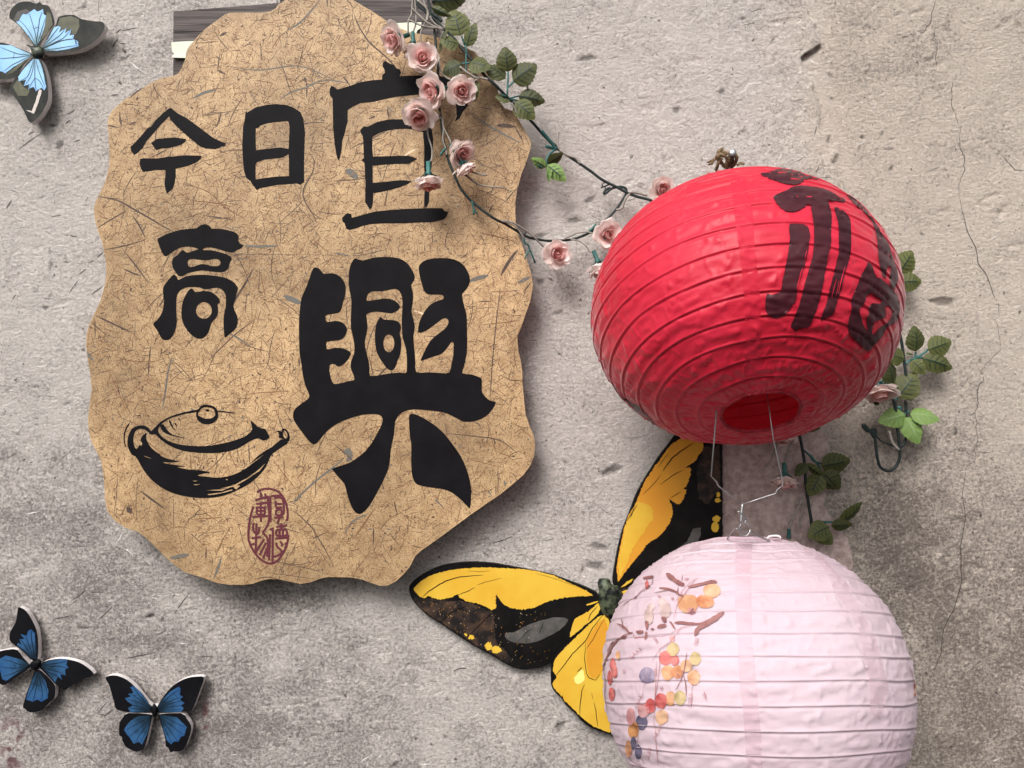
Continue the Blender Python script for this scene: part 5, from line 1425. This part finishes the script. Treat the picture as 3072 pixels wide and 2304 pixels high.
LM = {'o': [leaf_mesh('leaf', a_, M_LEAF, k) for k, a_ in enumerate((.98, .86, .72))], 'b': [leaf_mesh('leaf', a_, M_LEAFB, 7 + k, k != 1) for k, a_ in enumerate((.80, .66))], 'n': [leaf_mesh('leaf', .42, M_LEAF, 12)]}
def leaf(parent, bx, by, tx, ty, d, kind='o', var=0, tilt=0.0, lift=0.0):
    """base and tip of the leaf in the photograph"""
    b, t = P(bx, by, d), P(tx, ty, d + lift)
    X = (t - b)
    Ln = X.length * 1.12
    X.normalize()
    n = Vector((R.uniform(-.2, .2), -1, R.uniform(-.1, .3)))
    n = (n - X * n.dot(X)).normalized()
    Y = n.cross(X)
    m = Matrix((X, Y, n)).transposed().to_quaternion()
    m = m @ Matrix.Rotation(tilt, 3, 'X').to_quaternion()
    me, mv = LM[kind][var % len(LM[kind])]
    o = link('leaf', me, parent)
    o.location = b - ORG[parent.name]
    o.rotation_mode = 'QUATERNION'
    o.rotation_quaternion = m
    o.scale = (Ln,) * 3
    v = link('leaf_veins', mv, o)
    return o

def depth(x, y):      # how far the spray hangs off the wall: in front of the sign, then back to the wall
    t = min(max((x - 1480) / 180, 0), 1)
    return .074 * (1 - t) + .028 * t
def pline(pts, k=4, dz=0.0, df=depth):
    return path3([P(x, y, df(x, y) + dz) for x, y in pts], k)

C11, C7, CB = (1100, 0), (900, 100), (1500, 450)
# 1: cluster hanging in front of the sign
g1 = empty('rose_garland', P(1320, 250, .07), 'rose garland trailing down over the right of the sign, then looping to the red lantern', 'garland', 'artificial rose garlands')
stemA = Z(C11, 3.687, '660,-60 690,40 710,150 740,260 755,380 765,500 775,600 790,720 790,850 800,980 800,1160 815,1260 830,1400 850,1560 880,1659') + Z(C7, 2.765, '1210,980 1240,1080 1270,1150 1330,1280 1400,1370 1480,1440 1600,1530 1700,1580 1800,1640') + Z(CB, 3.687, '240,930 330,970 430,990 540,1005 700,1000 830,980 960,930 1060,870 1130,810 1210,740 1290,650 1350,560 1395,480 1395,430 1350,408 1290,410 1230,430 1170,480 1150,480 1170,440 1220,420')
tubes('stem', [(pline(stemA, 3), .0019)], M_STEM, g1, 7)
tubes('stem', [(pline(Z(C11, 3.687, '500,-40 560,50 640,120 720,200'), 4, .003), .0019)], M_STEM, g1, 7)
ros1 = [(1186, 116, -.75, .55, .7, 1.0), (1241, 143, .05, 1.0, -.05, .85), (1268, 175, .05, .12, 1, 1.02), (1300, 270, -.55, .35, .7, 1.12), (1385, 274, .15, .3, 1, 1.0), (1257, 343, -.1, .75, .7, 1.08),
        (1381, 458, .6, .6, .6, .98), (1394, 500, .5, .8, -.2, .8), (1287, 540, .05, 1, .02, 1.0), (1668, 762, .25, .12, 1, 1.02), (1822, 704, .35, .15, 1, 1.05), (1800, 800, .35, .9, .1, .98)]
joins = []
for i, (x, y, dx, dy, f, s_) in enumerate(ros1):
    dd = depth(x, y) + .016
    if i == 1: dd -= .012
    joins.append(rose(g1, x, y, dd, dx, dy, f, s_ * 1.03, i))
J = lambda i: tuple(joins[i])
def stalk(par, jo, pts, r_=.0012, mat=None, dz=.004):
    tubes('flower_stalk', [(path3([jo] + [P(x, y, depth(x, y) + dz) for x, y in pts], 4), r_)], mat or M_STALK, par, 6)
stalk(g1, joins[0], Z(C11, 3.687, '460,230 490,180 500,100 510,0 540,-40'))
stalk(g1, joins[1], Z(C11, 3.687, '545,260 545,150 540,60 530,-20'))
stalk(g1, joins[2], Z(C11, 3.687, '600,450 600,360 620,300 660,220 670,120 640,40 620,-30'))
stalk(g1, joins[3], Z(C11, 3.687, '600,820 605,790 598,760'))
stalk(g1, joins[4], Z(C11, 3.687, '960,900 900,870 850,830 810,760 800,660 770,600 740,540'))
stalk(g1, joins[5], Z(C11, 3.687, '590,1090 600,1050 640,980'))
stalk(g1, joins[6], Z(C7, 2.765, '1250,900 1215,830 1190,780 1180,720 1160,690'))
stalk(g1, joins[8], Z(C7, 2.765, '1090,1050 1095,960 1065,860 1060,790 1100,730 1150,690 1160,650'))
stalk(g1, joins[9], Z(CB, 3.687, '450,1040 350,940 240,860 130,800 20,780'))
stalk(g1, joins[10], Z(CB, 3.687, '1020,920 960,905 850,920 760,960 700,990'))
stalk(g1, joins[11], Z(CB, 3.687, '1000,1130 950,1060 880,1010 780,985'))
for s_, r_ in (('500,90 590,180 700,270 850,330', .0014), ('470,220 600,280 700,300 840,320', .0011), ('560,0 650,80 680,150 670,230', .0013), ('700,180 750,260 850,320', .0013)):
    tubes('tendril', [(pline(Z(C11, 3.687, s_), 4, .006), r_)], M_STALK, g1, 6)
tubes('tendril', [(pline(Z(C7, 2.765, '1290,1150 1380,1180 1440,1230 1520,1265 1620,1275 1690,1285 1735,1305'), 4, .006), [.0016 - .0009 * i / 24 for i in range(25)])], M_STALK, g1, 6)
tubes('tendril', [(pline(Z(C7, 2.765, '1300,1150 1380,1135 1470,1165 1550,1175'), 4, .008), .0012)], M_STALK, g1, 6)
tubes('tendril', [(pline(Z(C7, 2.765, '1185,700 1190,800 1185,880 1210,960 1215,1010'), 4, .003), .0012)], M_STALK, g1, 6)
tubes('tendril', [(pline(Z(CB, 3.687, '1440,480 1400,520 1370,580 1350,640 1290,665'), 4, .003), .0018)], M_STALK, g1, 6)
tubes('tendril', [(pline(Z(CB, 3.687, '20,785 150,830 230,920 270,980'), 4, .004), .0012)], M_STALK, g1, 6)
tubes('twig', [(pline(Z(CB, 3.687, '265,980 275,1030 310,1050 330,1100 390,1250'), 3, .004), .0013), (pline(Z(CB, 3.687, '330,1100 290,1160 275,1210'), 3, .004), .0012), (pline(Z(CB, 3.687, '985,900 1020,870 1060,820'), 3, .004), .0018)], M_TEAL, g1, 6)
tubes('twig', [(pline(Z(C7, 2.765, '1425,1390 1440,1450 1440,1505'), 3, .003), .0014), (pline(Z(C7, 2.765, '1440,1450 1470,1500'), 3, .003), .001), (pline(Z(C7, 2.765, '1215,960 1190,970 1165,1015'), 3, .003), .0018)], M_TEAL, g1, 6)
tubes('twig', [(pline(Z(CB, 3.687, '1210,380 1150,405 1115,415'), 3), .0012), (pline(Z(CB, 3.687, '1165,400 1160,430'), 2), .0009), (pline(Z(CB, 3.687, '1135,410 1130,370'), 2), .0009)], M_STEM, g1, 5)
tubes('twig', [(pline(Z(C11, 3.687, '720,140 760,180 800,200 830,240'), 3, .004), .0022), (pline(Z(C11, 3.687, '760,180 790,170'), 2, .004), .0015), (pline(Z(C11, 3.687, '780,0 720,15'), 3, .004), .0022)], M_STEM, g1, 6)
# 2: diagonal stem with olive leaves
g2 = empty('rose_garland', P(1560, 300, .05), 'leafy stem slanting down from the top of the sign to the red lantern', 'garland', 'artificial rose garlands')
stemB = Z(C11, 3.687, '540,20 640,110 740,200 850,320 930,390 1020,500 1110,600 1200,710 1300,830 1400,920 1500,1020 1600,1120 1700,1230 1800,1320 1900,1430 2000,1540 2130,1650') + Z(CB, 3.687, '640,-10 760,70 880,150 1010,240 1130,330 1290,410 1420,480 1530,520 1630,545 1800,600')
tubes('stem', [(pline(stemB, 3, .002), .0021)], M_STEM, g2, 7)
tubes('stem', [(pline(Z(C11, 3.687, '1930,1440 2000,1530 2060,1600 2100,1659'), 3, .0035), .0026)], M_TEAL, g2, 7)
rose(g2, 1983, 568, depth(1983, 568) + .004, .3, .3, 1, .98, 13)
tubes('flower_stalk', [(pline(Z(CB, 3.687, '1630,505 1560,485 1480,470 1430,475'), 3, .004), .0016)], M_STALK, g2, 6)
for s_, r_ in (('1340,880 1240,855 1210,860 1110,800 1030,740', .0016), ('1230,850 1180,800 1125,770', .0014), ('1240,870 1180,905 1160,910', .0012), ('1600,1140 1640,1200 1660,1250 1730,1260', .0016), ('1760,1240 1770,1150 1800,1060 1775,940 1780,850 1850,755', .0014), ('1740,1240 1780,1300', .002)):
    tubes('tendril', [(pline(Z(C11, 3.687, s_), 4, .006), r_)], M_STALK, g2, 6)
tubes('tendril', [(pline(Z(CB, 3.687, '660,0 750,60 840,90 880,150'), 4, .004), .0018), (pline(Z(C7, 2.765, '2212,1010 2150,960 2135,900 2150,810'), 4, .004), .0014)], M_STALK, g2, 6)
for s_ in ('1100,590 1100,700 1098,790', '1100,700 1050,705', '1100,700 1140,695', '1085,500 1050,400', '1095,500 1160,400', '1090,500 1110,600', '1555,1060 1560,930 1565,800', '1560,970 1630,900', '1580,1090 1680,1060', '1600,1100 1700,1120 1740,1170', '1540,1070 1500,1050'):
    tubes('twig', [(pline(Z(C11, 3.687, s_), 3, .003), .0013)], M_TEAL, g2, 6)
tubes('twig', [(pline(Z(CB, 3.687, '600,0 530,70 515,160 560,230'), 3, .004), .0017), (pline(Z(CB, 3.687, '515,150 450,190 420,160'), 3, .004), .0012), (pline(Z(C7, 2.765, '2040,935 2100,955'), 3, .003), .0024)], M_TEAL, g2, 6)
def lf(par, o_, sc, b, t, kind='o', var=0, tilt=0, lift=0, dz=.004, df=depth):
    (bx, by), (tx, ty) = Z(o_, sc, '%f,%f %f,%f' % (b + t))
    return leaf(par, bx, by, tx, ty, df(bx, by) + dz, kind, var, tilt, lift)
for b, t, kd, va, tl in (((1040, 395), (960, 125), 'o', 0, 0), ((1025, 490), (830, 450), 'o', 0, .2), ((1110, 515), (1190, 270), 'o', 2, -.3), ((1050, 705), (860, 800), 'o', 0, .1), ((1135, 695), (1340, 740), 'o', 0, -.2), ((1150, 860), (1190, 1090), 'o', 2, .3),
                         ((1565, 795), (1530, 545), 'o', 0, 0), ((1535, 870), (1325, 720), 'o', 0, .3), ((1622, 905), (1850, 730), 'o', 0, -.1), ((1590, 1110), (1440, 1060), 'o', 1, .3), ((1680, 1060), (1940, 1115), 'o', 2, .5), ((1640, 1120), (1835, 1290), 'o', 1, .2),
                         ((720, 20), (1060, -10), 'o', 2, .2), ((715, 80), (905, 170), 'n', 0, .4), ((880, 310), (800, 560), 'n', 0, .9)):
    lf(g2, C11, 3.687, b, t, kd, va, tl, lift=R.uniform(-.004, .008))
for b, t, kd, va, tl in (((520, 165), (705, 320), 'b', 1, .3), ((510, 190), (365, 100), 'b', 1, -.5), ((525, 150), (680, 50), 'o', 2, .6), ((540, 200), (540, 330), 'b', 1, .9)):
    lf(g2, CB, 3.687, b, t, kd, va, tl, lift=.006, dz=.006)
# 3: sprig at the right behind the red lantern
dR = lambda x, y: .03
g3 = empty('rose_garland', P(2720, 1150, .03), 'sprig with a drooping rose and hooked black wire, right of the red lantern', 'garland', 'artificial rose garlands')
CR_ = (2472, 950)
rl = lambda s_, k=4, dz=0.0: path3([P(x, y, .03 + dz) for x, y in Z(CR_, 3.687, s_)], k)
tubes('stem', [(rl('820,130 845,220 870,350 890,520 905,650 905,800 905,950 910,1080 915,1280 900,1370 870,1420 840,1440'), .0022)], M_STEM, g3, 7)
tubes('stem', [(rl('740,860 770,920 790,1000 805,1180 825,1340 838,1480 835,1570 800,1650 740,1700 680,1700 620,1659 590,1560 570,1400 555,1300 525,1270 535,1245 565,1250 575,1300 550,1330 510,1270 440,1195 435,1220 480,1265 530,1270', 4, .003), .0022)], M_STEM, g3, 7)
tubes('stem', [(rl('575,1320 640,1380 720,1410 810,1450', 4, .002), .0012)], M_STEM, g3, 6)
jr = rose(g3, 2640, 1170, .05, -.06, .9, .45, 1.22, 17)
tubes('flower_stalk', [(path3([jr] + [P(x, y, .046) for x, y in Z(CR_, 3.687, '655,560 680,480 700,420 760,340 820,260 838,210 830,190')], 4), .0015)], M_STALK, g3, 6)
tubes('tendril', [(rl('900,820 905,890 910,940', 3, .004), .0017), (rl('945,780 965,850 965,930', 3, .004), .0014), (rl('720,1260 740,1340 760,1400 830,1475', 3, .004), .0022)], M_STALK, g3, 6)
tubes('twig', [(rl('905,520 960,480 1020,455 1110,400 1200,320'), .0017), (rl('1010,455 1015,390'), .0014), (rl('1010,460 1100,455'), .0014), (rl('830,140 860,165'), .001), (rl('820,900 760,930'), .0014), (rl('810,1010 845,1000 840,1060 900,1070 940,1040'), .0018)], M_TEAL, g3, 6)
for b, t, kd, va, tl in (((1015, 385), (1010, 130), 'o', 0, .3), ((1150, 370), (1390, 280), 'o', 0, .2), ((1090, 460), (1395, 560), 'o', 2, .3), ((965, 485), (1110, 615), 'o', 1, .2), ((890, 470), (720, 420), 'o', 0, -.2), ((760, 760), (690, 490), 'o', 0, .4), ((820, 900), (1000, 650), 'o', 0, -.2),
                         ((905, 400), (980, 420), 'n', 0, 0), ((900, 1085), (645, 1150), 'b', 0, .2), ((950, 1075), (1250, 1120), 'b', 0, -.5), ((905, 1110), (1040, 1375), 'b', 0, .1), ((620, 940), (560, 960), 'o', 2, 0)):
    lf(g3, CR_, 3.687, b, t, kd, va, tl, lift=R.uniform(0, .008), df=dR)
for b, t, va in (((1650, 880), (1755, 715), 0), ((1660, 960), (1825, 950), 0)):
    lf(g3, (2100, 500), 2.765, b, t, 'o', va, .2, df=dR)
tubes('twig', [(path3([P(x, y, .03) for x, y in ((2698, 860), (2696, 930), (2694, 985))], 3), .0016)], M_STEM, g3, 6)
# 4: stem with dark leaves between the lanterns
g4 = empty('rose_garland', P(2430, 1430, .02), 'dark leafy stem with pink roses hanging in the shade between the two lanterns', 'garland', 'artificial rose garlands')
CM = (1900, 1000)
ml = lambda s_, k=4, dz=0.0: path3([P(x, y, .022 + dz) for x, y in Z(CM, 2.765, s_)], k)
tubes('stem', [(ml('1340,640 1370,800 1400,950 1420,1080 1430,1240 1450,1400 1475,1550 1490,1700'), .0023)], M_STEM, g4, 7)
j1 = rose(g4, 2356, 1440, .035, -.05, 1, .35, 1.02, 19)
j2 = rose(g4, 2352, 1308, .03, -.1, 1, .3, .95, 20)
tubes('flower_stalk', [(path3([j1] + [P(x, y, .03) for x, y in Z(CM, 2.765, '1275,1010 1290,950 1330,880 1340,800')], 4), .0016)], M_STALK, g4, 6)
tubes('tendril', [(ml('1190,880 1175,960 1140,1060 1090,1115'), .0016), (ml('1410,1330 1380,1400 1345,1420'), .0016), (ml('1400,1380 1340,1500 1310,1560 1290,1650'), .0018), (ml('1395,1390 1410,1450 1385,1540 1385,1620'), .0016)], M_STALK, g4, 6)
tubes('twig', [(ml('1415,970 1460,1010 1500,1060 1560,1080'), .0016), (ml('1470,1010 1530,1090 1560,1150'), .0014), (ml('1490,1590 1560,1565 1700,1570'), .0016), (ml('1500,1640 1520,1580 1600,1570'), .0014), (ml('1290,1620 1290,1700'), .003)], M_TEAL, g4, 6)
dM = lambda x, y: .022
for b, t, kd, va, tl in (((1560, 1100), (1780, 1060), 'o', 1, .1), ((1570, 1150), (1700, 1280), 'o', 0, .3), ((1555, 1170), (1470, 1330), 'o', 1, .2), ((1440, 1080), (1350, 1170), 'o', 2, .4), ((1430, 1080), (1580, 1190), 'n', 0, .8), ((1540, 1190), (1655, 1280), 'n', 0, .7), ((1430, 770), (1540, 790), 'o', 1, .3),
                         ((1720, 1560), (1890, 1425), 'o', 2, .8), ((1640, 1590), (1800, 1590), 'o', 2, .4), ((1620, 1600), (1470, 1680), 'o', 0, .2), ((1530, 1640), (1640, 1740), 'o', 0, 0)):
    lf(g4, CM, 2.765, b, t, kd, va, tl, lift=R.uniform(0, .006), df=dM)
